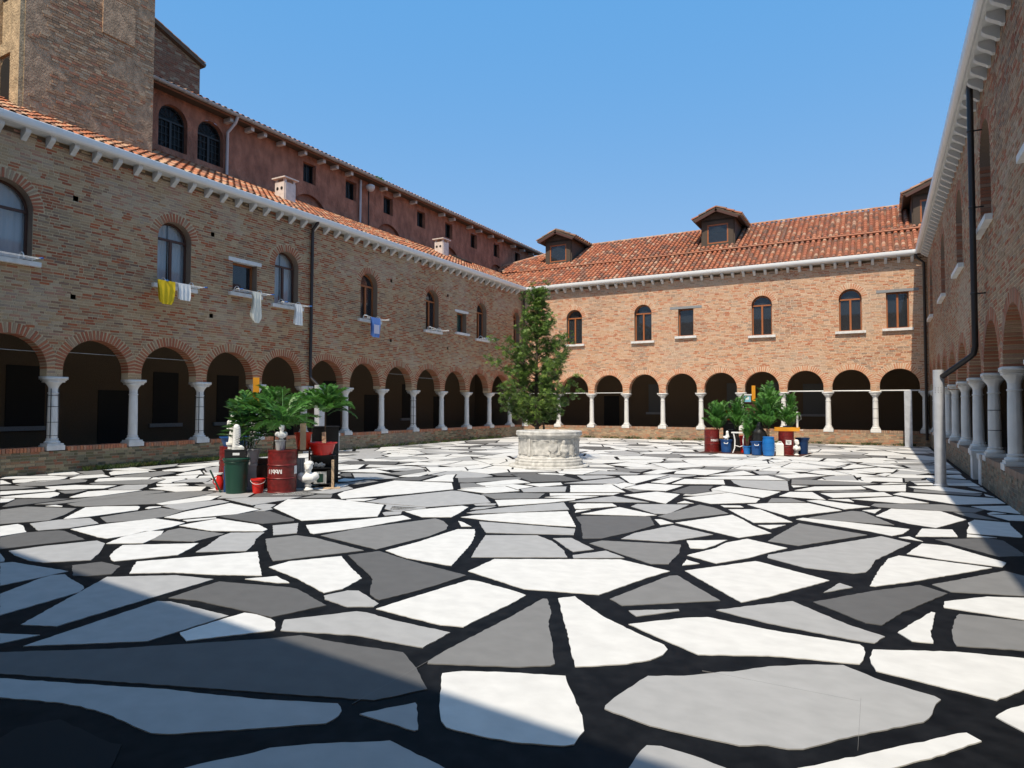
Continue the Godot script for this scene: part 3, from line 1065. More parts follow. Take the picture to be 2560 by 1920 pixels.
func stone_mesh(st: SurfaceTool, src: PackedVector2Array, fine: bool) -> void:
	var poly := PackedVector2Array()
	for k in src.size():
		var a := src[k]
		var b := src[(k + 1) % src.size()]
		var n := clampi(int(a.distance_to(b) / (0.05 if fine else 0.12)), 1, 40) if fine else 1
		var out := (b - a).orthogonal().normalized()
		for j in n:
			var w := 0.0 if j == 0 else rng.randf_range(-0.006, 0.006)
			poly.append(a.lerp(b, float(j) / n) + out * w)
	var ids := Geometry2D.triangulate_polygon(poly)
	if ids.is_empty():
		poly = src
		ids = Geometry2D.triangulate_polygon(poly)
	var top := 0.007
	for k in range(0, ids.size(), 3):
		tri(st, Vector3(poly[ids[k]].x, top, poly[ids[k]].y), Vector3(poly[ids[k + 1]].x, top, poly[ids[k + 1]].y), Vector3(poly[ids[k + 2]].x, top, poly[ids[k + 2]].y), Vector3.UP)
	var turn := -1.0 if Geometry2D.is_polygon_clockwise(poly) else 1.0
	for k in poly.size():
		var a := poly[k]
		var b := poly[(k + 1) % poly.size()]
		var d := (b - a) * turn
		quad(st, Vector3(a.x, 0, a.y), Vector3(b.x, 0, b.y), Vector3(b.x, top, b.y), Vector3(a.x, top, a.y), Vector3(d.y, 0, -d.x))

func lay_floor() -> void:
	# the slabs that are drawn one by one, then crazy paving over the rest of the court
	var traced := stone_polys.duplicate()
	var boxes := []
	for t in traced:
		var lo := Vector2.INF
		var hi := -Vector2.INF
		for p in t[1]:
			lo = lo.min(p)
			hi = hi.max(p)
		boxes.append([lo, hi])
	var seeds := []
	var cell := 1.22
	var nx := int(21.4 / cell) + 3
	var nz := int(37.6 / cell) + 3
	for j in nz:
		for i in nx:
			seeds.append(Vector2(LEFT_X + (i - 0.7 + rng.randf() * 0.96) * cell, FAR_Z + (j - 0.7 + rng.randf() * 0.96) * cell))
	var more := []
	var court := PackedVector2Array([Vector2(LEFT_X + 0.12, FAR_Z + 0.12), Vector2(RIGHT_X - 0.12, FAR_Z + 0.12), Vector2(RIGHT_X - 0.12, 1.2), Vector2(LEFT_X + 0.12, 1.2)])
	for k in seeds.size():
		var s: Vector2 = seeds[k]
		var poly := PackedVector2Array([s + Vector2(-2, -2), s + Vector2(2, -2), s + Vector2(2, 2), s + Vector2(-2, 2)])
		var i0: int = k % nx
		var j0: int = k / nx
		for j in range(maxi(j0 - 2, 0), mini(j0 + 3, nz)):
			for i in range(maxi(i0 - 2, 0), mini(i0 + 3, nx)):
				var q: Vector2 = seeds[j * nx + i]
				if q == s or poly.is_empty():
					continue
				var d := q - s
				var n := d.normalized()
				# keep the side of the bisector that is nearer, pulled in by half a joint
				var c := n.dot((s + q) * 0.5) - 0.022 - 0.075 * fposmod(sin((s.x + q.x) * 12.7 + (s.y + q.y) * 7.3) * 43.7, 1.0) * fposmod(cos((s.x + q.x) * 3.1) * 17.3, 1.0)
				var cut := PackedVector2Array()
				for e in poly.size():
					var a := poly[e]
					var b := poly[(e + 1) % poly.size()]
					var fa := n.dot(a) - c
					var fb := n.dot(b) - c
					if fa <= 0.0:
						cut.append(a)
					if (fa < 0.0) != (fb < 0.0) and absf(fa - fb) > 1e-9:
						cut.append(a.lerp(b, fa / (fa - fb)))
				poly = cut
		if poly.size() < 3:
			continue
		# some cells fall into two slabs
		var bits := [poly]
		if rng.randf() < 0.38:
			var a := rng.randf() * PI
			var n := Vector2(cos(a), sin(a))
			var halves := []
			for sgn in [-1.0, 1.0]:
				var cut := PackedVector2Array()
				for e in poly.size():
					var p := poly[e]
					var q := poly[(e + 1) % poly.size()]
					var fa: float = (n.dot(p - s)) * sgn + 0.03
					var fb: float = (n.dot(q - s)) * sgn + 0.03
					if fa <= 0.0:
						cut.append(p)
					if (fa < 0.0) != (fb < 0.0) and absf(fa - fb) > 1e-9:
						cut.append(p.lerp(q, fa / (fa - fb)))
				if cut.size() > 2:
					halves.append(cut)
			bits = halves
		for bit in bits:
			var inside := Geometry2D.intersect_polygons(bit, court)
			if inside.is_empty():
				continue
			var pg: PackedVector2Array = inside[0]
			var clean := PackedVector2Array()
			for e in pg.size():
				if pg[e].distance_to(pg[(e + 1) % pg.size()]) > 0.05:
					clean.append(pg[e])
			if clean.size() < 3:
				continue
			var lo := Vector2.INF
			var hi := -Vector2.INF
			for p in clean:
				lo = lo.min(p)
				hi = hi.max(p)
			# what the drawn slabs leave free, with a joint kept round them
			var pieces := [clean]
			for t in traced.size():
				if boxes[t][0].x - 0.1 > hi.x or boxes[t][1].x + 0.1 < lo.x or boxes[t][0].y - 0.1 > hi.y or boxes[t][1].y + 0.1 < lo.y:
					continue
				var wide := Geometry2D.offset_polygon(traced[t][1], 0.05)
				if wide.is_empty():
					continue
				var next := []
				for pc in pieces:
					for r in Geometry2D.clip_polygons(pc, wide[0]):
						if not Geometry2D.is_polygon_clockwise(r) or true:
							next.append(r)
				pieces = next
			var cut_up: bool = pieces.size() != 1 or pieces[0] != clean
			for pc in pieces:
				var ar := 0.0
				var long := 0.0
				for e in pc.size():
					ar += pc[e].cross(pc[(e + 1) % pc.size()]) * 0.5
					long += pc[e].distance_to(pc[(e + 1) % pc.size()])
				ar = absf(ar)
				# slivers between drawn slabs stay black joint
				if cut_up and (ar < 0.12 or ar / long < 0.085 or pc[0].y > -8.0):
					continue
				if ar < 0.03:
					continue
				more.append(pc)
	var rest := {}
	var back := eye.affine_inverse()
	var order := []
	for pc in more:
		var v: Vector3 = back * Vector3(pc[0].x, 0, pc[0].y)
		var s := -1.0
		if v.z < -0.5 and absf(v.x / v.z) < 0.83:
			s = 1.0 / v.length()
		order.append([s, pc])
	order.sort_custom(func(a, b): return a[0] > b[0] or (a[0] == b[0] and a[1][0].x < b[1][0].x))
	var many := 0
	for t in traced:
		var st := beg()
		stone_mesh(st, t[1], true)
		obj("painted_slab", st, M.paint[t[0]], floor_node)
		many += 1
	for e in order:
		var f := rng.randf()
		var tone := 0 if f < 0.46 else (4 if f < 0.60 else (1 if f < 0.80 else (2 if f < 0.93 else 3)))
		if many < 300 and e[0] > 0.0:
			var st := beg()
			stone_mesh(st, e[1], false)
			obj("painted_slab", st, M.paint[tone], floor_node)
			many += 1
		else:
			if not rest.has(tone):
				rest[tone] = beg()
			stone_mesh(rest[tone], e[1], false)
	for tone in rest:
		var o := obj("painted_slabs", rest[tone], M.paint[tone], floor_node)
		o.set_meta("kind", "stuff")

# ---------------------------------------------------------------- the whole place
func _ready() -> void:
	rng.seed = 20240611
	# camera
	cam.name = "camera"
	cam.fov = 60.66
	cam.near = 0.1
	cam.far = 900.0
	cam.basis = Basis.from_euler(Vector3(0.0348, 0.5087, 0.0023))
	cam.position = Vector3(0, 1.8, 0)
	add_child(cam)
	eye = cam.transform
	# sky and sun
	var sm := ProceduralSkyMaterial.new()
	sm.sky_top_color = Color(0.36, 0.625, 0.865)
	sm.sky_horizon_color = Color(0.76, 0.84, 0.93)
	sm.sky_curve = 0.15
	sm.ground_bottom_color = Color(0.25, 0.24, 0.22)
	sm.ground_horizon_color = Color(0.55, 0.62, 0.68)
	sm.sun_angle_max = 80.0  # broad sun halo behind the camera, added to lift and neutralise blue shade
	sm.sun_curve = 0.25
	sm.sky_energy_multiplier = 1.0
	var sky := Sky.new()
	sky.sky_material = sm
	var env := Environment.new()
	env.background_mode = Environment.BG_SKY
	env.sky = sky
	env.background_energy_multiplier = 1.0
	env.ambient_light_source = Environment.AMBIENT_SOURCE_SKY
	env.tonemap_mode = Environment.TONE_MAPPER_LINEAR
	env.tonemap_exposure = 1.08
	env.sdfgi_enabled = true
	env.ssao_enabled = true
	env.ssil_enabled = true
	var we := WorldEnvironment.new()
	we.name = "world_environment"
	we.environment = env
	add_child(we)
	var sun := DirectionalLight3D.new()
	sun.name = "sun"
	sun.light_energy = 1.38
	sun.light_color = Color(1.0, 0.955, 0.88)
	sun.light_angular_distance = 0.5
	sun.shadow_enabled = true
	sun.look_at_from_position(Vector3.ZERO, Vector3(-0.044, -1.0, -0.66), Vector3.UP)
	add_child(sun)
	make_materials()
	M.unit_brick = unit_brick()
	var ub := beg()
	box(ub, Vector3.ZERO, Vector3.ONE)
	M.unit_block = fin(ub)
	M.cover_tile = tile_mesh(false)
	M.channel_tile = tile_mesh(true)
	build_ground()
	build_left_range()
	build_far_range()
	build_right_range()
	build_near_range()
	build_tall_house()
	build_tower()
	build_gable()
	build_posts()
	build_well_and_tree()
	build_airers()
	build_left_cluster()
	build_right_cluster()
	build_weeds()

func build_ground() -> void:
	var st := beg()
	box(st, Vector3(0, -0.35, 0), Vector3(700, 0.5, 700))
	var g := obj("ground", st, mat(Color(0.16, 0.14, 0.12), 0.95), self)
	g.set_meta("kind", "structure")
	floor_node = Node3D.new()
	floor_node.name = "courtyard_floor"
	floor_node.set_meta("kind", "structure")
	add_child(floor_node, true)
	st = beg()
	box(st, Vector3((LEFT_X + RIGHT_X) * 0.5, -0.05, FAR_Z * 0.5 + 1.0), Vector3(RIGHT_X - LEFT_X + 1.0, 0.1, -FAR_Z + 3.0))
	obj("black_painted_base", st, M.paint_black, floor_node)
	draw_slabs()
	lay_floor()
	# the boards that carry the paint meet in hairline seams
	var seam := mat(Color(0.17, 0.17, 0.17), 0.8)
	for e in [[-0.12, -4.3, 0.0015, 0.7], [-2.8, -3.5, 0.003, 0.9], [-0.6, -4.6, 0.95, 0.002]]:
		st = beg()
		box(st, Vector3(e[0], 0.0042, e[1]), Vector3(e[2], 0.006, e[3]))
		obj("board_seam", st, seam, floor_node)

func left_basis(x: float) -> Transform3D:
	return Transform3D(Basis(Vector3(0, 0, -1), Vector3.UP, Vector3(1, 0, 0)), Vector3(x, 0, 0))

func build_left_range() -> void:
	var w := thing("cloister_range", "shaded left cloister range of weathered brick with laundry at its arched windows", "building")
	w.transform = left_basis(LEFT_X)
	var cols := [0.9, 3.0, 5.08]
	for k in 13:
		cols.append((7.2 + 2.132 * k + 0.01 * k * k) * 1.003)
	cols.append(35.75)
	var win := []
	for d in [[8.05, 1.4, "curtain"], [12.72, 1.12, "curtain"], [17.2, 1.12, "curtain"], [21.75, 1.08, ""], [26.38, 1.08, ""], [31.02, 1.05, ""], [35.05, 0.78, ""]]:
		var o := {"u": d[0], "w": d[1], "sill": 5.55, "top": 7.58, "arched": true, "dark": d[0] < 20.0, "deep": 0.26}
		if d[2] != "":
			o.fill = d[2]
		win.append(o)
	win.append({"u": 15.35, "w": 1.0, "sill": 5.71, "top": 6.78, "arched": false, "two": false, "lintel": true, "deep": 0.26})
	win.append({"u": 29.0, "w": 0.92, "sill": 5.71, "top": 6.78, "arched": false, "two": false, "lintel": true, "deep": 0.26, "fill": "green_board"})
	var putlogs := []
	for u in [9.78, 14.05, 23.23, 27.72]:
		putlogs.append([u, 7.53])
		putlogs.append([u, 4.8])
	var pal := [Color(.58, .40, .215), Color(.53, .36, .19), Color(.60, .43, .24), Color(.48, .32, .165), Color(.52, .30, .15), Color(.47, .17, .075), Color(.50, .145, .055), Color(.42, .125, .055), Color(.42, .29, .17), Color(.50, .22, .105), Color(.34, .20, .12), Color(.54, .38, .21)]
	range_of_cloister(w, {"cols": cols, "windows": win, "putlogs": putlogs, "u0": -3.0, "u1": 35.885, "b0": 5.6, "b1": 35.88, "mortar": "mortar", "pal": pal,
		"arch_pal": [Color(.46, .15, .075), Color(.50, .18, .09), Color(.42, .18, .1), Color(.44, .15, .08), Color(.46, .30, .19)],
		"low_pal": [Color(.38, .23, .13), Color(.27, .20, .12), Color(.44, .35, .21), Color(.19, .16, .10), Color(.42, .18, .10), Color(.34, .30, .18), Color(.22, .19, .10), Color(.48, .36, .22)],
		"cap_pal": [Color(.62, .24, .12), Color(.54, .21, .12), Color(.46, .24, .15), Color(.62, .32, .2)],
		"lean": 0.0075, "gap": [18.5, 19.6], "most": 300, "deep": 3.4, "caged": {4: 2, 6: 2, 11: 2},
		"doors": [[9.7, 10.75, 1.18, 3.02], [12.35, 13.5, 0.05, 2.33], [14.24, 15.2, 1.18, 3.02], [16.83, 17.82, 1.18, 3.02], [19.6, 20.7, 0.05, 2.4], [22.5, 23.6, 0.05, 3.0], [25.3, 26.3, 0.05, 2.4], [28.3, 29.3, 1.18, 3.02], [31.2, 32.3, 0.05, 2.4]],
		"rods": [[7.4, 9.2, 3.24, 0.008], [9.6, 11.4, 3.27, 0.008], [11.8, 13.6, 3.27, 0.008], [22.9, 24.6, 3.3, 0.008], [25.2, 27.0, 3.2, 0.008], [31.9, 33.9, 2.6, 0.016]]})
	eaves(w, -3.0, 35.4, -2.7, 0.588)
	var f := roof_frame(9.075, 0.435, LEFT_PITCH)
	var st := beg()
	box(st, f * Vector3(16.2, -0.045, -2.35), Vector3(38.4, 0.06, 4.5), f.basis)
	obj("roof", st, M.roof_bed, w)
	var keep := func(u, d):
		return d < 4.05 / cos(LEFT_PITCH) and (u < 35.43 or (u - 35.43) * tan(PITCH) < d * sin(LEFT_PITCH))
	tiles(w, f, 5.2, 40.0, 12, keep, [Color(.58, .20, .085), Color(.52, .17, .07), Color(.62, .27, .135), Color(.40, .14, .07), Color(.30, .15, .09), Color(.64, .38, .22)])
	# rain pipe, two chimneys, a roof light
	st = beg()
	tube(st, [Vector3(18.36, 9.05, 0.37), Vector3(18.36, 8.9, 0.36), Vector3(18.35, 8.68, 0.12), Vector3(18.35, 8.5, 0.10), Vector3(18.32, 3.05, 0.10), Vector3(18.30, 2.9, 0.14), Vector3(18.40, 2.62, 0.42)], 0.062, 10)
	for y in [4.9, 6.9]:
		lathe(st, [[0.066, y - 0.025], [0.075, y], [0.066, y + 0.025]], 10, Vector3(18.34, 0, 0.10))
	obj("rain_pipe", st, M.pipe, w)
	st = beg()
	tube(st, [Vector3(35.75, 9.05, 0.36), Vector3(35.75, 8.7, 0.15), Vector3(35.75, 2.9, 0.13)], 0.055, 8)
	obj("rain_pipe", st, M.pipe, w)
	for at in [[18.75, 2.6], [30.0, 2.75]]:
		var ch := kid("chimney", w, f * Vector3(at[0], 0.0, -at[1]))
		ch.scale = Vector3.ONE * 0.8
		var u := 0.34
		st = beg()
		for s in [-1, 1]:
			box(st, Vector3(s * u, 0.32, 0), Vector3(0.06, 1.1, 0.68))
			box(st, Vector3(0, 0.32, s * u), Vector3(0.62, 1.1, 0.06))
		obj("shaft", st, M.chimney, ch)
		for s in [-1, 1]:
			st = beg()
			lathe(st, [[0.085, 0.0], [0.085, 0.012]], 14, Vector3(-u - 0.028, 0.55, s * 0.15), Basis(Vector3.BACK, PI / 2))
			obj("vent_hole", st, M.frame_black, ch)
		st = beg()
		for x in [-1, 1]:
			for z in [-1, 1]:
				box(st, Vector3(x * 0.28, 0.96, z * 0.28), Vector3(0.12, 0.18, 0.12))
		obj("cap_posts", st, M.chimney, ch)
		st = beg()
		box(st, Vector3(0, 1.08, 0), Vector3(0.94, 0.06, 0.94))
		obj("cap_slab", st, M.chimney, ch)
	var rl := kid("roof_light", w, f * Vector3(32.6, 0.14, -3.2))
	rl.basis = f.basis
	st = beg()
	box(st, Vector3.ZERO, Vector3(0.8, 0.1, 1.0))
	obj("frame", st, M.iron, rl)
	st = beg()
	box(st, Vector3(0, 0.065, 0), Vector3(0.64, 0.012, 0.84))
	obj("pane", st, M.pane, rl)

func build_far_range() -> void:
	var w := thing("cloister_range", "sunlit far cloister range of pale brick under a deep tiled roof with dormers", "building", Vector3(0, 0, FAR_Z))
	var cols := []
	cols.append(-19.05)
	for k in 10:
		cols.append((-18.94 + 2.1557 * (k + 1) - 0.0071 * (k + 1) * (k + 1)) * 1.002)
	cols[10] = 1.92
	var win := []
	for d in [[-15.77, 1.0], [-11.55, 1.0], [-5.2, 1.0], [-1.12, 1.0]]:
		win.append({"u": d[0], "w": d[1], "sill": 5.53, "top": 7.6, "arched": true, "deep": 0.2, "ring_low": 99.0})
	win.append({"u": -9.13, "w": 0.84, "sill": 5.69, "top": 7.2, "arched": false, "two": false, "lintel": true, "lintel_mat": "grey_stone", "lintel_over": 0.9, "deep": 0.2})
	win.append({"u": 0.87, "w": 0.94, "sill": 5.56, "top": 7.29, "arched": false, "lintel": true, "lintel_mat": "grey_stone", "lintel_over": 0.8, "deep": 0.2})
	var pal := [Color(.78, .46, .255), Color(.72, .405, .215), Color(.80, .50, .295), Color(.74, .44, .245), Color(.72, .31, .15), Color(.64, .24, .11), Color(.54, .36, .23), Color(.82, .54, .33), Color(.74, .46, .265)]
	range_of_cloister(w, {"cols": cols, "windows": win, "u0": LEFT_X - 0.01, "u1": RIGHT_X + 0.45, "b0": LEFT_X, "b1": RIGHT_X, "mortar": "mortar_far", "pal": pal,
		"arch_pal": [Color(.74, .33, .18), Color(.76, .40, .23), Color(.76, .48, .31), Color(.70, .30, .16)],
		"low_pal": [Color(.58, .36, .22), Color(.50, .37, .24), Color(.62, .43, .27), Color(.38, .26, .17), Color(.62, .30, .17)],
		"cap_pal": [Color(.48, .24, .14), Color(.50, .33, .22), Color(.44, .28, .19)],
		"lean": 0.0035, "gap": [], "most": 300, "deep": 3.4, "caged": {9: 1},
		"doors": [[-15.2, -14.2, 0.06, 2.5], [-7.65, -7.0, 1.5, 3.2], [-5.54, -4.8, 1.5, 3.2], [-3.6, -2.5, 1.45, 3.1], [-12.3, -11.5, 1.5, 3.2]], "shutter": "blind_grey",
		"rods": [[-18.8, -16.95, 2.62, 0.02], [-16.6, -14.85, 2.62, 0.02], [-14.5, -12.7, 2.62, 0.02], [-3.98, -2.3, 2.62, 0.03], [-2.0, -0.2, 2.62, 0.03], [0.0, 1.8, 2.62, 0.03]]})
	eaves(w, LEFT_X + 0.4, RIGHT_X - 0.4, LEFT_X + 0.75, 0.54)
	var f := roof_frame(9.07, 0.435)
	var st := beg()
	var slope := 6.72 / cos(PITCH)
	var hip := -18.7
	prism(st, PackedVector2Array([Vector2(-18.81, 0.1), Vector2(RIGHT_X + 4.0, 0.1), Vector2(RIGHT_X + 4.0, slope), Vector2(hip, slope), Vector2(-23.08, 4.24 / cos(PITCH))]), -0.09, -0.03, Transform3D(Basis(f.basis.x, -f.basis.z, f.basis.y), f.origin))
	obj("roof", st, M.roof_bed, w)
	st = beg()
	var fb := Transform3D(Basis(Vector3.UP, PI) * f.basis, f * Vector3(0, 0, -slope))
	box(st, fb * Vector3(6.2, -0.09, 3.9), Vector3(24.8, 0.16, 7.8), fb.basis)
	obj("rear_roof", st, M.roof_bed, w)
	var xe := LEFT_X + 0.435
	var dorm := [[-18.36, 4.35], [-8.06, 4.35], [2.6, 3.9]]
	var keep := func(u, d):
		var run: float = d * cos(PITCH)
		if (xe - u) * tan(LEFT_PITCH) > run * tan(PITCH) or u < CREST_X or run > 4.24 + 0.555 * (u + 23.08):
			return false
		for e in dorm:
			if absf(u - e[0]) < 0.94 and d > e[1] - 0.1 and d < e[1] + 3.2:
				return false
		return d < slope
	tiles(w, f, CREST_X - 0.1, RIGHT_X + 3.2, 20, keep, [Color(.56, .19, .09), Color(.50, .165, .08), Color(.62, .25, .13), Color(.40, .14, .075), Color(.27, .14, .09), Color(.64, .38, .24), Color(.54, .2, .1), Color(.56, .185, .085), Color(.34, .16, .10)], 300, 0.27, 0.40, 8)
	# the raised course half way up and the ridge
	st = beg()
	tube(st, [f * Vector3(CREST_X + 2.0, 0.13, -3.2), f * Vector3(RIGHT_X + 3.0, 0.13, -3.2)], 0.045, 6)
	obj("mortar_course", st, mat(Color(.55, .25, .15), 0.9, M.grain, Vector3.ONE), w)
	var ridge := []
	st = beg()
	tube(st, [f * Vector3(-23.0, 0.1, -4.3 / cos(PITCH)), f * Vector3(hip, 0.12, -slope)], 0.09, 6)
	obj("hip_ridge", st, M.tile_plain, w)
	var u := hip
	while u < RIGHT_X + 3.0:
		ridge.append([Transform3D(Basis(Vector3.UP, PI / 2 + rng.randf_range(-0.05, 0.05)) * Basis.from_scale(Vector3(1.2, 1.2, 0.9)), f * Vector3(u, 0.10, -slope)), pick([Color(.50, .33, .23), Color(.46, .24, .14), Color(.52, .38, .28)])])
		u += 0.38
	emit(w, ridge, M.cover_tile, "ridge_tile", "ridge_tiles", "tile", 80, Vector3(0, 0.5, 0.8))
	for k in 3:
		dormer(w, f, dorm[k][0], dorm[k][1], k)
	for x in [RIGHT_X - 0.13]:
		st = beg()
		tube(st, [Vector3(x - 0.35, 9.03, 0.36), Vector3(x - 0.3, 8.8, 0.3), Vector3(x, 8.55, 0.12), Vector3(x, 0.3, 0.12)], 0.06, 8)
		obj("rain_pipe", st, M.pipe, w)

func dormer(w: Node3D, f: Transform3D, u: float, d: float, k: int) -> void:
	# dormer > cheeks, front, window frame, pane, roof, tiles
	var o := kid("dormer", w, f * Vector3(u, 0.0, -d))
	o.scale = Vector3.ONE * 1.28
	var st := beg()
	var wd := 1.4
	var hh := 1.15
	var run := hh / tan(PITCH) + 0.9
	for s in [-1, 1]:
		box(st, Vector3(s * wd * 0.5, hh * 0.5 - 0.1, -run * 0.5), Vector3(0.1, hh + 0.2, run))
	box(st, Vector3(0, hh + 0.05, -run * 0.5), Vector3(wd + 0.1, 0.1, run))
	obj("cheek", st, M.wood_old, o)
	st = beg()
	for s in [-1, 1]:
		box(st, Vector3(s * 0.585, hh * 0.5, 0.03), Vector3(0.23, hh, 0.1))
	box(st, Vector3(0, 0.06, 0.03), Vector3(0.94, 0.12, 0.1))
	box(st, Vector3(0, hh - 0.07, 0.03), Vector3(0.94, 0.14, 0.1))
	prism(st, PackedVector2Array([Vector2(-0.75, hh + 0.1), Vector2(0.75, hh + 0.1), Vector2(0, hh + 0.44)]), -0.04, 0.06)
	obj("front", st, M.wood_old, o)
	st = beg()
	rim(st, PackedVector2Array([Vector2(-0.468, 0.122), Vector2(0.468, 0.122), Vector2(0.468, hh - 0.142), Vector2(-0.468, hh - 0.142)]), PackedVector2Array([Vector2(-0.41, 0.18), Vector2(0.41, 0.18), Vector2(0.41, hh - 0.2), Vector2(-0.41, hh - 0.2)]), 0.06, 0.06)
	obj("frame", st, M.frame, o)
	obj("pane", flat(PackedVector2Array([Vector2(-0.42, 0.17), Vector2(0.42, 0.17), Vector2(0.42, hh - 0.19), Vector2(-0.42, hh - 0.19)]), 0.03), M.pane, o)
	var deep := run + 1.1
	st = beg()
	var rafters := beg()
	var covers := []
	for s in [-1.0, 1.0]:
		var tip := 0.42
		var b := Basis(Vector3(0, 0, -s), Vector3(s * sin(tip), cos(tip), 0), Vector3(s * cos(tip), -sin(tip), 0))
		var top := Vector3(0, hh + 0.56, 0.42)
		box(st, top + b * Vector3(s * deep * 0.5, -0.05, 0.58), Vector3(deep, 0.06, 1.16), b)
		for i in int(deep / 0.25):
			for j in 3:
				covers.append([Transform3D(b * Basis.from_euler(Vector3(-0.05, rng.randf_range(-0.06, 0.06), 0)), top + b * Vector3(s * (0.12 + i * 0.25), 0.03, 0.22 + j * 0.37)), pick([Color(.40, .15, .08), Color(.28, .15, .10), Color(.46, .26, .16), Color(.22, .14, .1)])])
		box(rafters, top + b * Vector3(s * 0.02, -0.13, 0.56), Vector3(0.06, 0.1, 1.1), b)
	obj("roof", st, M.wood_old, o)
	obj("barge_board", rafters, M.brown_wood, o)
	var mm := MultiMesh.new()
	mm.transform_format = MultiMesh.TRANSFORM_3D
	mm.use_colors = true
	mm.mesh = M.cover_tile
	mm.instance_count = covers.size()
	for i in covers.size():
		mm.set_instance_transform(i, covers[i][0])
		mm.set_instance_color(i, covers[i][1])
	var t := MultiMeshInstance3D.new()
	t.name = "dormer_tiles"
	t.multimesh = mm
	t.material_override = M.tile
	t.set_meta("kind", "stuff")
	o.add_child(t, true)

func build_right_range() -> void:
	var w := thing("cloister_range", "right cloister range seen steeply along its row of white columns", "building")
	w.transform = Transform3D(Basis(Vector3(0, 0, 1), Vector3.UP, Vector3(-1, 0, 0)), Vector3(RIGHT_X, 0, 0))
	var cols := [-35.75, -33.85, -31.6, -29.2, -26.57, -23.68, -20.9, -18.19, -15.62, -13.05, -10.5, -8.0, -5.5, -3.0, -0.5]
	var win := []
	for u in [-33.6, -27.75, -22.35, -17.17, -11.8, -6.5]:
		win.append({"u": u, "w": 1.55, "sill": 5.75, "top": 8.0, "arched": true, "deep": 0.27, "ring_low": 99.0})
	var pal := [Color(.52, .35, .205), Color(.47, .31, .175), Color(.55, .38, .23), Color(.45, .195, .095), Color(.47, .16, .075), Color(.39, .27, .165), Color(.53, .31, .17), Color(.43, .295, .17)]
	range_of_cloister(w, {"cols": cols, "windows": win, "u0": FAR_Z + 0.004, "u1": 3.0, "b0": FAR_Z + 0.01, "b1": -9.0, "mortar": "mortar", "pal": pal, "jamb_bricks": true,
		"arch_pal": [Color(.48, .18, .095), Color(.52, .2, .11), Color(.44, .22, .14), Color(.50, .30, .2)],
		"low_pal": [Color(.36, .27, .18), Color(.30, .25, .18), Color(.42, .33, .23), Color(.24, .2, .14), Color(.40, .24, .15)],
		"cap_pal": [Color(.42, .27, .19), Color(.36, .24, .17), Color(.40, .30, .22)],
		"gap": [-20.2, -19.1], "most": 300, "deep": 3.4, "caged": {1: 2, 2: 2, 7: 1}})
	eaves(w, -35.4, 3.0, -35.05, 0.56)
	var f := roof_frame(9.07, 0.435)
	var st := beg()
	box(st, f * Vector3(-16.2, -0.06, -2.66), Vector3(38.4, 0.12, 5.2), f.basis)
	obj("roof", st, M.roof_bed, w)
	st = beg()
	tube(st, [Vector3(-17.4, 8.97, 0.21), Vector3(-17.4, 3.15, 0.21), Vector3(-17.42, 2.98, 0.24), Vector3(-17.5, 2.9, 0.32), Vector3(-18.02, 2.52, 0.78)], 0.062, 12)
	for y in [4.3, 6.2, 7.9]:
		lathe(st, [[0.065, y - 0.03], [0.075, y], [0.065, y + 0.03]], 12, Vector3(-17.4, 0, 0.21))
		box(st, Vector3(-17.4, y, 0.08), Vector3(0.02, 0.03, 0.16))
	obj("rain_pipe", st, M.pipe, w)

func build_near_range() -> void:
	# the range at the photographer's back, whose eaves shade the nearest slabs
	var w := thing("cloister_range", "near cloister range behind the viewer, its eaves shading the closest floor", "building", Vector3(-1.0, 0, 2.76), -0.098)
	var st := beg()
	box(st, Vector3(-7.5, 6.0, 0.65), Vector3(29.0, 5.9, 0.4))
	obj("wall", st, M.mortar, w)
	for k in 13:
		st = beg()
		box(st, Vector3(-20.5 + k * 2.2, 1.55, 0.65), Vector3(0.4, 3.1, 0.36))
		obj("pier", st, M.istrian, w)
	st = beg()
	box(st, Vector3(-7.5, 0.36, 0.65), Vector3(29.0, 0.72, 0.38))
	obj("parapet", st, M.mortar_low, w)
	st = beg()
	box(st, Vector3(-7.5, 4.5, 4.1), Vector3(29.0, 9.0, 0.3))
	obj("rear_wall", st, M.inner, w)
	st = beg()
	box(st, Vector3(-7.5, 4.2, 2.4), Vector3(29.0, 0.25, 3.1))
	obj("walk_ceiling", st, M.inner, w)
	st = beg()
	box(st, Vector3(-7.5, 9.03, 0.24), Vector3(29.0, 0.2, 0.48))
	obj("cornice", st, M.cornice, w)
	st = beg()
	var b := Basis(Vector3.RIGHT, -PITCH)
	box(st, Vector3(-7.5, 9.10, 0.02) + b * Vector3(0, 0.03, 2.6), Vector3(29.0, 0.2, 5.2), b)
	obj("roof", st, M.roof_bed, w)

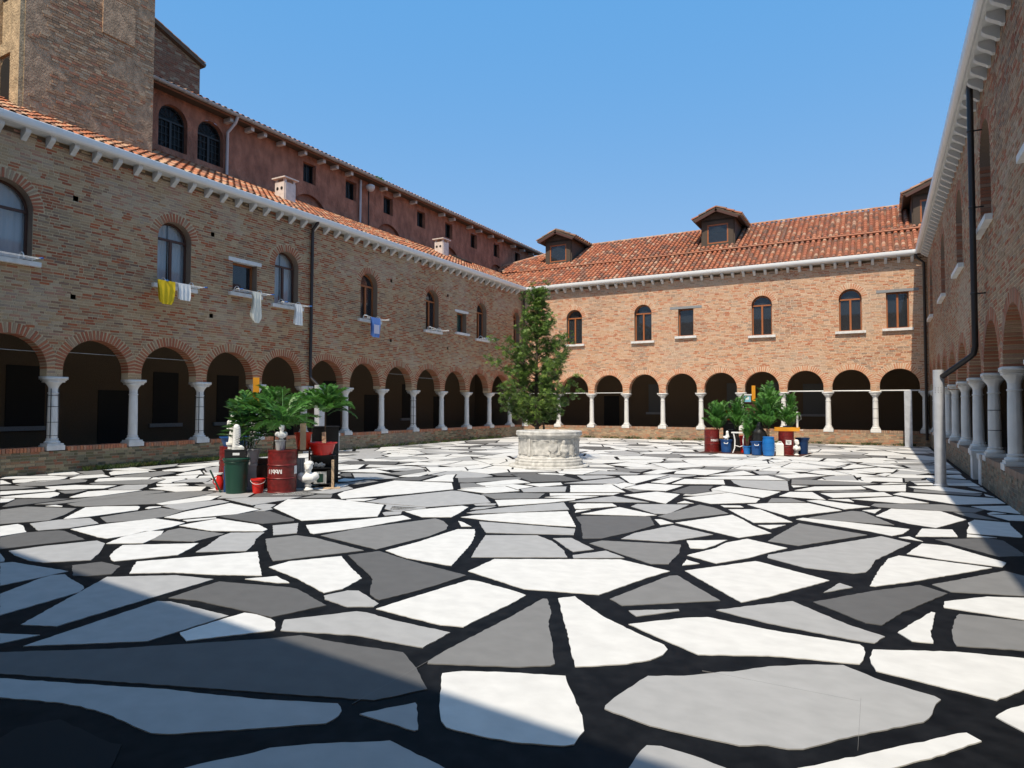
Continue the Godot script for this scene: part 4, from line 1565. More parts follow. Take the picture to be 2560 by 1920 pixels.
func build_tall_house() -> void:
	var w := thing("tall_house", "long tall house of stained reddish plaster rising behind the left roof", "building")
	w.transform = left_basis(CREST_X)
	var u0 := 12.9
	var u1 := 44.5
	var holes := []
	var squares := [21.72, 24.47, 27.33, 30.25, 33.05, 35.9, 38.83, 41.84]
	for u in squares:
		holes.append({"u": u, "w": 0.78, "sill": 12.15, "top": 13.08, "arched": false})
	var arched := [14.97, 16.56]
	for u in arched:
		holes.append({"u": u, "w": 1.16, "sill": 11.38, "top": 13.06, "arched": true, "ring_low": 99.0})
	var niches := [21.75, 27.4, 33.1, 38.9]
	for u in niches:
		holes.append({"u": u, "w": 2.3, "sill": 9.0, "top": 11.62, "arched": true, "ring_low": 99.0})
	obj("wall", backing(u0, u1, 9.4, 13.5, holes, 0.02, 0.0, 0.0), M.plaster, w)
	var st := beg()
	for u in niches:
		ring_bed(st, u, 10.47, 1.145, 1.155, -0.004, 0.17)
		box(st, Vector3(u, 10.5, -0.19), Vector3(2.6, 2.6, 0.04))
	obj("blind_arches", st, M.plaster, w)
	st = beg()
	box(st, Vector3((u0 + u1) * 0.5, 6.6, -4.7), Vector3(u1 - u0 - 0.4, 13.2, 8.6))
	obj("rooms", st, M.inner_dark, w)
	for x in [u0 + 0.05, u1 - 0.05]:
		st = beg()
		box(st, Vector3(x, 6.72, -4.6), Vector3(0.1, 13.4, 9.19))
		obj("end_wall", st, M.plaster, w)
	for u in squares:
		var win := kid("window", w)
		var lo := 12.15
		var hi := 13.08
		st = beg()
		rim(st, PackedVector2Array([Vector2(u - 0.39, lo), Vector2(u + 0.39, lo), Vector2(u + 0.39, hi), Vector2(u - 0.39, hi)]), PackedVector2Array([Vector2(u - 0.385, lo + 0.005), Vector2(u + 0.385, lo + 0.005), Vector2(u + 0.385, hi - 0.005), Vector2(u - 0.385, hi - 0.005)]), -0.002, 0.3)
		obj("reveal", st, M.plaster, win)
		st = beg()
		rim(st, PackedVector2Array([Vector2(u - 0.38, lo + 0.01), Vector2(u + 0.38, lo + 0.01), Vector2(u + 0.38, hi - 0.01), Vector2(u - 0.38, hi - 0.01)]), PackedVector2Array([Vector2(u - 0.33, lo + 0.06), Vector2(u + 0.33, lo + 0.06), Vector2(u + 0.33, hi - 0.06), Vector2(u - 0.33, hi - 0.06)]), -0.2, 0.05)
		box(st, Vector3(u, (lo + hi) * 0.5, -0.22), Vector3(0.04, hi - lo - 0.12, 0.04))
		obj("frame", st, M.frame_black, win)
		obj("pane", flat(PackedVector2Array([Vector2(u - 0.34, lo + 0.05), Vector2(u + 0.34, lo + 0.05), Vector2(u + 0.34, hi - 0.05), Vector2(u - 0.34, hi - 0.05)]), -0.225), M.pane_dark, win)
	for u in arched:
		var win := window(w, {"u": u, "w": 1.16, "sill": 11.38, "top": 13.06, "arched": true, "dark": true, "black": true, "glass": "pane_dark", "deep": 0.2, "sill_out": 0.0, "reveal": "plaster"})
		st = beg()
		for s in [-1, 1]:
			for k in 2:
				box(st, Vector3(u + s * (0.17 + 0.17 * k), 11.93, -0.19), Vector3(0.02, 1.0, 0.02))
			for k in 3:
				box(st, Vector3(u + s * 0.28, 11.66 + 0.28 * k, -0.187), Vector3(0.48, 0.02, 0.02))
		for k in 5:
			var a := PI * (k + 1) / 6
			tube(st, [Vector3(u + cos(a) * 0.16, 12.5 + sin(a) * 0.16, -0.185), Vector3(u + cos(a) * 0.52, 12.5 + sin(a) * 0.52, -0.185)], 0.01, 5)
		obj("glazing_bars", st, M.frame_black, win)
	# eaves
	var f := roof_frame(13.5, 0.58, 0.40)
	st = beg()
	box(st, f * Vector3((u0 + u1) * 0.5 + 0.3, -0.1, -4.4), Vector3(u1 - u0 + 0.9, 0.14, 8.8), f.basis)
	obj("roof", st, M.roof_bed, w)
	var keep := func(u, d): return d < 8.0
	tiles(w, f, u0 - 0.05, u1 + 0.7, 20, keep, [Color(.50, .2, .1), Color(.42, .16, .085), Color(.34, .2, .14), Color(.55, .33, .21)], 60)
	st = beg(true)
	for k in 10:
		var a := PI + PI * k / 10
		var b := PI + PI * (k + 1) / 10
		var c := Vector2(0.62, 13.5)
		var p := c + Vector2(cos(a), sin(a)) * 0.1
		var q := c + Vector2(cos(b), sin(b)) * 0.1
		var n := (p + q) * 0.5 - c
		quad(st, Vector3(u0, p.y, p.x), Vector3(u1 + 0.6, p.y, p.x), Vector3(u1 + 0.6, q.y, q.x), Vector3(u0, q.y, q.x), Vector3(0, n.y, n.x))
	var u := u0 + 0.8
	while u < u1:
		tube(st, [Vector3(u, 13.5, 0.725), Vector3(u, 13.43, 0.70), Vector3(u, 13.395, 0.62)], 0.012, 5)
		u += 1.45
	obj("gutter", st, M.zinc, w)
	for x in [17.2, 18.2, 18.85, 19.85, 21.1, 22.25, 23.1, 24.1, 26.7, 27.8, 29.25, 32.0, 33.1, 35.1, 36.2, 37.7, 39.0, 40.8, 42.2, 43.6]:
		st = beg()
		box(st, Vector3(x, 13.3, 0.2), Vector3(0.16, 0.17, 0.42))
		obj("rafter_end", st, M.cornice, w)
	st = beg()
	box(st, Vector3((u0 + u1) * 0.5, 13.43, 0.27), Vector3(u1 - u0, 0.06, 0.56))
	obj("eaves_board", st, M.wood_old, w)
	for x in [17.3, 25.05]:
		st = beg()
		tube(st, [Vector3(x, 13.42, 0.62), Vector3(x, 13.2, 0.5), Vector3(x - 0.06, 12.85, 0.1), Vector3(x - 0.06, 10.6, 0.08)] if x < 20.0 else [Vector3(x, 13.3, 0.1), Vector3(x, 10.6, 0.08)], 0.06, 8)
		obj("rain_pipe", st, M.pale_pipe, w)
	st = beg()
	tube(st, [Vector3(25.75, 13.35, 0.02), Vector3(25.75, 10.6, 0.02)], 0.03, 6)
	obj("cable", st, M.iron, w)
	st = beg(true)
	lathe(st, [[0.02, -0.26], [0.14, -0.2], [0.21, -0.1], [0.23, 0.0], [0.2, 0.07], [0.08, 0.12]], 18, Vector3(25.5, 13.05, 0.35))
	obj("lamp_bowl", st, M.cornice, w)
	var weed := thing("gutter_weed", "green weed sprouting from the tall house's gutter beside its second rain pipe", "weed", Vector3(CREST_X + 0.62, 13.45, -25.9))
	st = beg()
	for k in 40:
		var a := rng.randf() * TAU
		var d := Vector3(cos(a), rng.randf_range(0.2, 1.6), sin(a)).normalized()
		leaf_blade(st, Vector3(rng.randf_range(-0.1, 0.1), 0, rng.randf_range(-0.4, 0.4)), d, Vector3.UP, rng.randf_range(0.12, 0.32), 0.07)
	obj("foliage", st, M.palm[1], weed)

func build_tower() -> void:
	var w := thing("brick_tower", "massive brick tower of flaking brown plaster at the upper left edge", "tower", Vector3(-20.7, 0, -9.1))
	w.transform.basis = left_basis(0).basis
	# u runs from 0 (near corner) to 3.72; z 0 is the face to the court
	var st := beg()
	box(st, Vector3(1.86, 12.5, -2.51), Vector3(3.72, 7.0, 5.0))
	obj("body", st, M.tower_plaster, w)
	var n := FastNoiseLite.new()
	n.seed = 5
	n.frequency = 0.55
	n.fractal_octaves = 3
	var list := []
	var y := 9.6
	while y < 15.9:
		var u := rng.randf() * 0.2
		while u < 3.72:
			var l := minf(rng.randf_range(0.14, 0.28), 3.72 - u)
			if l > 0.05 and n.get_noise_2d(u * 0.8, y) + rng.randf_range(-0.3, 0.3) > -0.12:
				list.append([Transform3D(Basis.from_euler(Vector3(0, 0, rng.randf_range(-0.03, 0.03))) * Basis.from_scale(Vector3(l - 0.015, 0.062 + rng.randf_range(-0.008, 0.006), 0.04)), Vector3(u + l * 0.5, y, -0.016 + rng.randf_range(-0.006, 0.008))), pick([Color(.58, .35, .20), Color(.50, .29, .165), Color(.62, .40, .25), Color(.56, .25, .14), Color(.40, .26, .16), Color(.66, .47, .30)])])
			u += l
		y += 0.079
	emit(w, list, M.unit_brick, "brick", "brickwork", "brick", 300, Vector3.BACK)
	st = beg()
	box(st, Vector3(2.55, 13.9, 0.02), Vector3(1.0, 1.2, 0.06))
	obj("plaster_patch", st, M.tower_plaster, w)
	# the sunlit side with its pilasters and round-headed openings
	st = beg()
	for z in [-0.28, -1.55, -4.4]:
		box(st, Vector3(-0.06, 12.5, z), Vector3(0.14, 6.9, 0.5))
	box(st, Vector3(-0.04, 12.0, -0.9), Vector3(0.1, 0.35, 1.0))
	obj("pilaster", st, M.tower_yellow, w)
	for yy in [11.0, 14.2]:
		st = beg()
		prism(st, outline(0, 0.55, yy - 0.7, yy + 0.75, true), 0.0, 0.03, Transform3D(Basis(Vector3.BACK, Vector3.UP, Vector3.LEFT), Vector3(-0.004, 0, -1.0)))
		obj("dark_opening", st, M.frame_black, w)
	st = beg()
	box(st, Vector3(0.005, 12.5, -2.5), Vector3(0.03, 6.98, 4.97))
	obj("side_plaster", st, M.tower_yellow, w)

func build_gable() -> void:
	var w := thing("church_gable", "dark brick gable with sloping tiled verge between tower and tall house", "building", Vector3(-24.0, 0, -10.5))
	w.transform.basis = left_basis(0).basis
	var st := beg()
	prism(st, PackedVector2Array([Vector2(-6.3, 9), Vector2(6.3, 9), Vector2(6.3, 15.66), Vector2(0, 17.85), Vector2(-6.3, 15.66)]), -9.0, 0.0)
	obj("wall", st, M.mortar_low, w)
	var list := []
	for i in 90:
		var y := 11.0 + i * 0.079
		var u := 2.4 + rng.randf() * 0.2
		while u < 6.28:
			var l := minf(rng.randf_range(0.16, 0.29), 6.28 - u)
			if y < 17.75 - absf(u) * 0.348 and rng.randf() < 0.9:
				list.append([Transform3D(Basis.from_scale(Vector3(l - 0.014, 0.064, 0.04)), Vector3(u + l * 0.5, y, -0.014 + rng.randf_range(-0.005, 0.005))), pick([Color(.24, .13, .085), Color(.2, .12, .08), Color(.28, .18, .12), Color(.24, .10, .06)])])
			u += l
	emit(w, list, M.unit_brick, "brick", "brickwork", "brick", 200, Vector3.BACK)
	var covers := []
	st = beg()
	for s in [-1.0, 1.0]:
		var tip := 0.335
		var b := Basis(Vector3(s * cos(tip), -sin(tip), 0), Vector3(s * sin(tip), cos(tip), 0), Vector3(0, 0, s))
		box(st, Vector3(0, 17.93, -4.3) + b * Vector3(3.4, 0.0, 0), Vector3(6.8, 0.14, 9.0), b)
		if s > 0:
			for j in 17:
				for i in 3:
					covers.append([Transform3D(b * Basis(Vector3.UP, PI / 2), Vector3(0, 17.99, 0.1 - i * 0.27) + b * Vector3(0.3 + j * 0.39, 0.04, 0)), pick([Color(.34, .17, .1), Color(.28, .15, .1)])])
	obj("roof", st, M.wood_old, w)
	emit(w, covers, M.cover_tile, "roof_tile", "roof_tiles", "tile", 40, Vector3.BACK)

func build_posts() -> void:
	var p := thing("pipe_post", "tall grey steel post in front of the right columns, taking the rain pipe", "post", Vector3(1.235, 0, -18.12))
	var st := beg(true)
	lathe(st, [[0.115, 0.0], [0.115, 2.68]], 28)
	obj("shaft", st, M.steel, p)
	st = beg(true)
	lathe(st, [[0.15, 0.0], [0.15, 0.025], [0.12, 0.04]], 28)
	obj("foot_ring", st, M.steel, p)
	st = beg()
	for k in 9:
		lathe(st, [[0.008, 0.0], [0.008, 0.004]], 8, Vector3(-0.055 + 0.055 * (k % 3) - 0.02, 2.16 + 0.05 * (k / 3), 0.113), Basis(Vector3.RIGHT, PI / 2))
	obj("rivets", st, M.iron, p)
	p = thing("pipe_post", "grey steel post in the far right corner against the last arch", "post", Vector3(1.2, 0, -35.2))
	st = beg()
	box(st, Vector3(0, 1.3, 0), Vector3(0.3, 2.6, 0.26))
	obj("shaft", st, M.steel, p)
	st = beg()
	box(st, Vector3(0, 0.012, 0), Vector3(0.38, 0.024, 0.34))
	obj("foot_plate", st, M.steel, p)
	p = thing("pipe_post", "grey steel post by the left parapet, rising behind the palms", "post", Vector3(-18.72, 0, -18.42))
	st = beg()
	box(st, Vector3(0, 1.31, 0), Vector3(0.26, 2.62, 0.3))
	obj("shaft", st, M.steel, p)
	st = beg()
	box(st, Vector3(0, 0.012, 0), Vector3(0.34, 0.024, 0.38))
	obj("foot_plate", st, M.steel, p)

func build_well_and_tree() -> void:
	var at := Vector3(-8.8, 0.0, -18.1)
	var w := thing("wellhead", "round carved stone wellhead on a step in the middle of the court", "well", at)
	var st := beg(true)
	lathe(st, [[1.24, 0.0], [1.24, 0.045], [1.21, 0.065]], 40, Vector3.ZERO, Basis.IDENTITY, 0, TAU, 11, 0.012)
	obj("step", st, M.istrian_worn, w)
	st = beg(true)
	lathe(st, [[1.03, 0.06], [1.04, 0.09], [1.035, 0.15], [1.02, 0.17], [1.03, 0.2], [1.015, 0.235], [0.965, 0.25], [0.972, 0.275], [0.955, 0.30], [0.93, 0.315]], 48)
	obj("moulded_base", st, M.istrian_worn, w)
	st = beg(true)
	lathe(st, [[0.93, 0.31], [0.905, 0.36], [0.90, 0.6], [0.91, 0.86], [0.925, 0.9]], 48)
	obj("drum", st, M.istrian_worn, w)
	st = beg(true)
	lathe(st, [[0.925, 0.88], [0.955, 0.9], [0.965, 0.93], [1.0, 0.945], [1.012, 0.97], [1.0, 1.02], [1.008, 1.055], [0.985, 1.08], [0.80, 1.085], [0.77, 1.06], [0.75, 0.7], [0.0, 0.7]], 60, Vector3.ZERO, Basis.IDENTITY, 0, TAU, 30, 0.022)
	obj("rim", st, M.istrian_worn, w)
	for k in 8:
		var a := TAU * k / 8 + 0.22
		var b := Basis(Vector3.UP, PI / 2 - a)
		st = beg()
		box(st, Vector3(cos(a), 0, sin(a)) * 0.905 + Vector3.UP * 0.61, Vector3(0.075, 0.54, 0.05), b)
		for s in [-1, 1]:
			box(st, Vector3(cos(a), 0, sin(a)) * 0.905 + Vector3.UP * 0.61 + b * Vector3(s * 0.075, 0, 0), Vector3(0.02, 0.5, 0.03), b)
		obj("pilaster", st, M.istrian_worn, w)
		a += TAU / 16
		b = Basis(Vector3.UP, PI / 2 - a)
		st = beg()
		for y in [0.82, 0.4]:
			box(st, Vector3(cos(a), 0, sin(a)) * 0.885 + Vector3.UP * y, Vector3(0.5, 0.025, 0.05), b)
		obj("panel_moulding", st, M.istrian_worn, w)
	# a small worn figure with a shield, carved on the side to the right
	var v := func(x, y, z): return Vector3(x, y, z)
	var fig := [[v.call(0, 0.40, 0), v.call(0, 0.62, 0.0), 0.09, 0.075], [v.call(-0.05, 0.64, 0), v.call(0.05, 0.64, 0), 0.06, 0.06], [v.call(0, 0.74, 0.01), v.call(0, 0.78, 0.01), 0.055, 0.055], [v.call(-0.08, 0.63, 0.02), v.call(-0.10, 0.52, 0.05), 0.035, 0.03], [v.call(0.08, 0.63, 0.02), v.call(0.1, 0.5, 0.05), 0.035, 0.03], [v.call(-0.09, 0.5, 0.03), v.call(0.03, 0.48, 0.04), 0.055, 0.06]]
	var a := 0.62
	put("carved_figure", blob(fig, 0.02, 0.03), M.istrian_worn, w, Transform3D(Basis(Vector3.UP, PI / 2 - a), Vector3(cos(a), 0, sin(a)) * 0.90))
	a = 1.0
	st = beg()
	prism(st, PackedVector2Array([Vector2(-0.13, 0.72), Vector2(-0.13, 0.56), Vector2(0, 0.44), Vector2(0.13, 0.56), Vector2(0.13, 0.72)]), 0.0, 0.04, Transform3D(Basis(Vector3.UP, PI / 2 - a), Vector3(cos(a), 0, sin(a)) * 0.895))
	obj("shield", st, M.istrian_worn, w)
	# the tree behind it
	var t := thing("evergreen_tree", "slender conical evergreen tree growing just behind the stone wellhead", "tree", Vector3(-10.0, 0, -19.65))
	st = beg(true)
	tube(st, [Vector3.ZERO, Vector3(0.02, 1.2, 0.02), Vector3(-0.03, 2.6, 0.0), Vector3(0.04, 4.2, 0.03), Vector3(0.0, 5.6, 0.0)], 0.085, 9, 0.012)
	obj("trunk", st, M.bark, t)
	st = beg(true)
	tube(st, [Vector3(0.24, 0, -0.1), Vector3(0.22, 1.1, -0.08), Vector3(0.1, 2.4, -0.02)], 0.05, 8, 0.025)
	obj("trunk", st, M.bark, t)
	var sprig := beg()
	for k in 9:
		var e := 2.4 * k
		var d := Vector3(cos(e) * 0.8, 0.75 - 0.07 * k, sin(e) * 0.8).normalized()
		leaf_blade(sprig, Vector3(0, 0.008 * k, 0) + d * 0.01, d, Vector3.UP if absf(d.y) < 0.8 else Vector3(cos(e), 0, sin(e)), 0.092, 0.034, 0.12)
	var sprig_mesh := fin(sprig)
	var limbs := beg(true)
	var spots := []
	var prof := [[1.0, 0.75], [1.5, 1.15], [2.0, 1.32], [2.6, 1.42], [3.2, 1.38], [3.7, 1.25], [4.1, 1.0], [4.5, 0.72], [5.0, 0.48], [5.5, 0.34], [6.0, 0.12]]
	for k in 140:
		var y := 1.42 + 4.35 * pow((k + rng.randf()) / 140.0, 1.3)
		var r := 0.1
		for i in prof.size() - 1:
			if y >= prof[i][0] and y <= prof[i + 1][0]:
				r = lerpf(prof[i][1], prof[i + 1][1], (y - prof[i][0]) / (prof[i + 1][0] - prof[i][0]))
		r *= rng.randf_range(0.45, 1.15) * (1.0 + 0.16 * sin(k * 2.4 * 3.0 + y * 2.3))
		if rng.randf() < 0.1:
			r *= 1.22
		var e := 2.4 * k + rng.randf_range(-0.5, 0.5)
		var rise := rng.randf_range(-0.1, 0.55)
		var from := Vector3(0, maxf(y - r * 0.4, 1.1), 0)
		var to := Vector3(cos(e) * r, y + r * rise * 0.7, sin(e) * r)
		var mid := from.lerp(to, 0.55) + Vector3.DOWN * 0.05
		tube(limbs, [from, mid, to], 0.014, 4, 0.004, false)
		var twigs := 3 + int(r * 3.4)
		for q in twigs:
			var f := lerpf(0.35, 1.0, (q + rng.randf()) / twigs)
			var hub := from.lerp(mid, f / 0.55) if f < 0.55 else mid.lerp(to, (f - 0.55) / 0.45)
			var tip := hub + Vector3(rng.randf_range(-1, 1), rng.randf_range(-0.5, 1.0), rng.randf_range(-1, 1)).normalized() * rng.randf_range(0.1, 0.26)
			tube(limbs, [hub, tip], 0.005, 3, 0.002, false)
			for i in 5:
				spots.append(hub.lerp(tip, 0.25 + 0.2 * i) + Vector3(rng.randf_range(-1, 1), rng.randf_range(-1, 1), rng.randf_range(-1, 1)) * 0.1)
	obj("limbs", limbs, M.bark, t)
	var mm := MultiMesh.new()
	mm.transform_format = MultiMesh.TRANSFORM_3D
	mm.use_colors = true
	mm.mesh = sprig_mesh
	mm.instance_count = spots.size()
	for i in spots.size():
		var b := Basis.from_euler(Vector3(rng.randf_range(-0.9, 0.9), rng.randf() * TAU, rng.randf_range(-0.9, 0.9)))
		mm.set_instance_transform(i, Transform3D(b * Basis.from_scale(Vector3.ONE * rng.randf_range(0.75, 1.25)), spots[i]))
		mm.set_instance_color(i, pick([Color(.11, .19, .035), Color(.15, .25, .045), Color(.20, .31, .06), Color(.075, .14, .03), Color(.28, .38, .09), Color(.12, .21, .05)]))
	var crown := MultiMeshInstance3D.new()
	crown.name = "crown"
	crown.multimesh = mm
	crown.material_override = M.leaf
	crown.set_meta("kind", "stuff")
	t.add_child(crown, true)

func build_airers() -> void:
	rack("white airer with blue ends across the big curtained window at the left edge", 7.85, 5.55, 1.7)
	rack("airer carrying the yellow towel and white cloth under a curtained arched window", 12.75, 5.55, 1.3)
	rack("airer under the first square window, a long cream garment over it", 15.4, 5.72, 1.3)
	rack("airer with a white vest below the window beside the dark rain pipe", 17.25, 5.55, 1.15)
	rack("airer with open diamond wings and a blue towel right of the rain pipe", 21.8, 5.55, 1.1, false)
	rack("empty airer with open diamond wings below a narrow arched window", 26.4, 5.55, 1.1, false)
	rack("small empty airer on the last clear sill before the tree", 31.1, 5.52, 1.0)
	laundry("yellow_towel", "bright yellow towel hanging on an airer of the left wall", 12.1, 5.55, 0.56, [[0.27, 0.0], [0.28, 0.03], [0.26, 0.22], [0.24, 0.4], [0.21, 0.62], [0.15, 0.72]], M.cloth_yellow)
	laundry("white_cloth", "small white cloth next to the yellow towel", 12.68, 5.55, 0.56, [[0.2, 0.0], [0.205, 0.03], [0.2, 0.2], [0.19, 0.42], [0.17, 0.52]], M.cloth_white)
	laundry("cream_garment", "long cream garment hanging from the airer of the square window", 15.38, 5.72, 0.56, [[0.1, 0.0], [0.19, 0.06], [0.15, 0.22], [0.16, 0.5], [0.21, 0.8], [0.2, 0.92], [0.09, 1.08]], M.cloth_cream)
	laundry("white_vest", "white vest hanging close left of the dark rain pipe", 17.25, 5.55, 0.56, [[0.12, 0.0], [0.17, 0.06], [0.15, 0.25], [0.17, 0.55], [0.19, 0.78]], M.cloth_white)
	var blue := laundry("blue_towel", "blue towel with a pale middle on the diamond winged airer", 21.45, 5.55, 0.62, [[0.3, 0.0], [0.3, 0.04], [0.27, 0.3], [0.24, 0.6], [0.22, 0.84]], M.cloth_blue)
	var st := beg(true)
	for k in 8:
		var a := lerpf(-0.17, 0.17, k / 8.0)
		var b := lerpf(-0.17, 0.17, (k + 1) / 8.0)
		quad(st, Vector3(a, -0.28, 0.075), Vector3(b, -0.28, 0.075), Vector3(b, -0.66, 0.078), Vector3(a, -0.66, 0.078), Vector3.BACK)
	obj("pale_panel", st, M.cloth_pale, blue)

func build_weeds() -> void:
	var blade := beg()
	for k in 5:
		var a := 2.4 * k
		leaf_blade(blade, Vector3(cos(a), 0, sin(a)) * 0.02, Vector3(cos(a) * 0.45, 1, sin(a) * 0.45).normalized(), Vector3(-cos(a), 0.3, -sin(a)), 0.17, 0.02, 0.2)
	var mesh := fin(blade)
	for run in [["green and dry weeds along the foot of the left parapet", -19.14, -10.2, -19.12, -16.9, 420], ["weeds along the foot of the far parapet", -17.5, -35.78, 1.4, -35.80, 260], ["thin weeds at the foot of the left parapet beyond the white jamb", -19.14, -20.2, -19.14, -33.0, 160]]:
		var mm := MultiMesh.new()
		mm.transform_format = MultiMesh.TRANSFORM_3D
		mm.use_colors = true
		mm.mesh = mesh
		mm.instance_count = run[5]
		for i in run[5]:
			var t := rng.randf()
			t = clampf(snappedf(t, 0.07) + rng.randf_range(-0.025, 0.025), 0, 1)
			var s := rng.randf_range(0.5, 1.25)
			mm.set_instance_transform(i, Transform3D(Basis(Vector3.UP, rng.randf() * TAU) * Basis.from_scale(Vector3.ONE * s), Vector3(lerpf(run[1], run[3], t) + rng.randf_range(-0.05, 0.1), 0.0, lerpf(run[2], run[4], t) + rng.randf_range(-0.03, 0.08))))
			mm.set_instance_color(i, pick([Color(.06, .11, .025), Color(.10, .15, .04), Color(.16, .16, .06), Color(.05, .09, .03)]))
		var o := MultiMeshInstance3D.new()
		o.name = numbered("weeds")
		o.multimesh = mm
		o.material_override = M.leaf
		add_child(o, true)
		tag(o, run[0], "weeds")
		o.set_meta("kind", "stuff")

const AWAY = Vector3(-0.487, 0, -0.873)

func build_left_cluster() -> void:
	var yaw := 0.84
	var o := thing("oil_drum", "red oil drum with upside-down white lettering, front of the left cluster", "oil drum", Vector3(-11.0, 0, -9.78), yaw)
	drum(o, M.red_drum)
	lettering(o, "Mobil", 0.286, 0.45, 0.085, -0.16, 0.22, M.ink_white, true)
	var st := beg()
	box(st, Vector3(sin(1.15), 0, cos(1.15)) * 0.292 + Vector3.UP * 0.47, Vector3(0.12, 0.17, 0.006), Basis(Vector3.UP, 1.15))
	obj("label", st, M.ink_white, o)
	o = thing("oil_drum", "red oil drum half hidden behind the green bin", "oil drum", Vector3(-13.02, 0, -10.14), yaw)
	drum(o, M.red_drum)
	o = thing("dustbin", "dark green fluted dustbin with a black crate on it", "dustbin", Vector3(-11.65, 0, -9.16), yaw)
	bin(o, M.green_bin, 0.2, 0.255, 0.72)
	st = beg(true)
	lathe(st, [[0.268, 0.70], [0.272, 0.72], [0.24, 0.735], [0.0, 0.74]], 28)
	obj("lid", st, M.green_bin, o)
	o = thing("crate", "small black crate standing on the green dustbin", "crate", Vector3(-11.66, 0.742, -9.15), yaw - 0.05)
	for s in [[0, 0.075, 0.15, 0.40, 0.15, 0.02], [0, 0.075, -0.15, 0.40, 0.15, 0.02], [-0.19, 0.075, 0, 0.02, 0.15, 0.28], [0.19, 0.075, 0, 0.02, 0.15, 0.28], [0, 0.155, 0, 0.42, 0.012, 0.34]]:
		board(o, "panel", Vector3(s[0], s[1], s[2]), Vector3(s[3], s[4], s[5]), M.black_plastic)
	board(o, "sticker", Vector3(0.02, 0.075, 0.1615), Vector3(0.13, 0.05, 0.002), M.ink_white)
	o = thing("plaster_boot", "white plaster boot with crossed laces on the black crate", "sculpture", Vector3(-11.64, 0.905, -9.14), yaw + 0.1)
	var v := func(x, y, z): return Vector3(x, y, z)
	put("boot", blob([[v.call(-0.02, 0.06, 0), v.call(0.0, 0.46, 0), 0.058, 0.062], [v.call(-0.02, 0.05, 0), v.call(0.09, 0.045, 0.03), 0.052, 0.04], [v.call(-0.045, 0.03, -0.01), v.call(0.13, 0.025, 0.04), 0.028, 0.026], [v.call(0.02, 0.4, 0), v.call(0.035, 0.28, 0), 0.055, 0.05]], 0.014, 0.03), M.plaster_white, o)
	st = beg()
	for k in 7:
		var y := 0.1 + 0.05 * k
		tube(st, [v.call(-0.045, y, 0.052), v.call(0.01, y + 0.025, 0.068), v.call(0.06, y + 0.05, 0.05)], 0.006, 5)
		tube(st, [v.call(-0.045, y + 0.05, 0.052), v.call(0.01, y + 0.025, 0.07), v.call(0.06, y, 0.05)], 0.006, 5)
	obj("laces", st, M.plaster_white, o)
	board(o, "sole", Vector3(0.03, 0.006, 0.01), Vector3(0.24, 0.012, 0.12), M.plaster_white)
	o = thing("pedestal", "slim square stone-grey pedestal between green dustbin and red bucket", "pedestal", Vector3(-11.78, 0, -9.66), yaw)
	board(o, "shaft", Vector3(0, 0.29, 0), Vector3(0.17, 0.58, 0.17), M.grey_plastic)
	board(o, "foot", Vector3(0, 0.03, 0), Vector3(0.21, 0.06, 0.21), M.grey_plastic)
	board(o, "top", Vector3(0, 0.545, 0), Vector3(0.2, 0.05, 0.2), M.grey_plastic)
	o = thing("flower_pot", "flared grey flower pot raised on the slim pedestal", "flower pot", Vector3(-11.78, 0.582, -9.66), yaw)
	st = beg(true)
	pot(st, 0.1, 0.165, 0.0, 0.31, 0.015)
	obj("tub", st, M.grey_plastic, o)
	o = thing("bucket", "small red bucket with white handle, left of the lettered drum", "bucket", Vector3(-11.28, 0, -9.4), yaw)
	bucket(o, M.red_plastic, 0.1, 0.132, 0.3, true)
	o = thing("barrel", "dark brown barrel in shade behind the small red bucket", "barrel", Vector3(-11.95, 0, -10.12), yaw)
	st = beg(true)
	lathe(st, [[0.16, 0.0], [0.185, 0.1], [0.195, 0.3], [0.185, 0.55], [0.165, 0.64]], 24)
	obj("staves", st, M.brown_wood, o)
	st = beg(true)
	for y in [0.12, 0.5]:
		lathe(st, [[0.186, y], [0.2, y + 0.005], [0.2, y + 0.035], [0.186, y + 0.04]], 24)
	obj("hoops", st, M.iron, o)
	o = thing("bust", "white plaster bust of a curly-headed figure on the ground right of the drum", "bust", Vector3(-10.72, 0, -10.24), yaw - 0.12)
	bust(o, 1.02)
	o = thing("shelf_unit", "open black shelf unit under the red basin", "shelf", Vector3(-10.9, 0, -10.84), yaw)
	for x in [-0.24, 0.24]:
		for z in [-0.16, 0.16]:
			board(o, "leg", Vector3(x, 0.35, z), Vector3(0.03, 0.7, 0.03), M.black_plastic)
	for y in [0.08, 0.43, 0.705]:
		board(o, "shelf", Vector3(0, y, 0), Vector3(0.54, 0.022, 0.38), M.black_plastic)
	board(o, "back", Vector3(0, 0.36, -0.18), Vector3(0.5, 0.66, 0.012), M.black_plastic)
	o = thing("plaster_fragment", "white carved plaster scroll on the shelf beneath the red basin", "sculpture", Vector3(-10.92, 0.442, -10.76), yaw)
	var lumps := []
	for k in 7:
		var x := -0.09 + 0.03 * k
		lumps.append([v.call(x, 0.035 + 0.02 * sin(k * 2.1), 0), v.call(x + 0.012, 0.075 + 0.025 * cos(k * 1.7), 0.03), 0.032, 0.024])
	put("scroll", blob(lumps, 0.012, 0.008), M.plaster_white, o)
	o = thing("carton", "white carton with a green square on the lower black shelf", "box", Vector3(-10.88, 0.092, -10.74), yaw)
	board(o, "box", Vector3(0, 0.13, 0), Vector3(0.27, 0.26, 0.16), M.jerry)
	board(o, "green_print", Vector3(0.0, 0.12, 0.081), Vector3(0.13, 0.19, 0.002), M.green_bin)
	o = thing("basin", "wide bright red basin on top of the black shelf unit", "basin", Vector3(-10.9, 0.717, -10.82), yaw)
	st = beg(true)
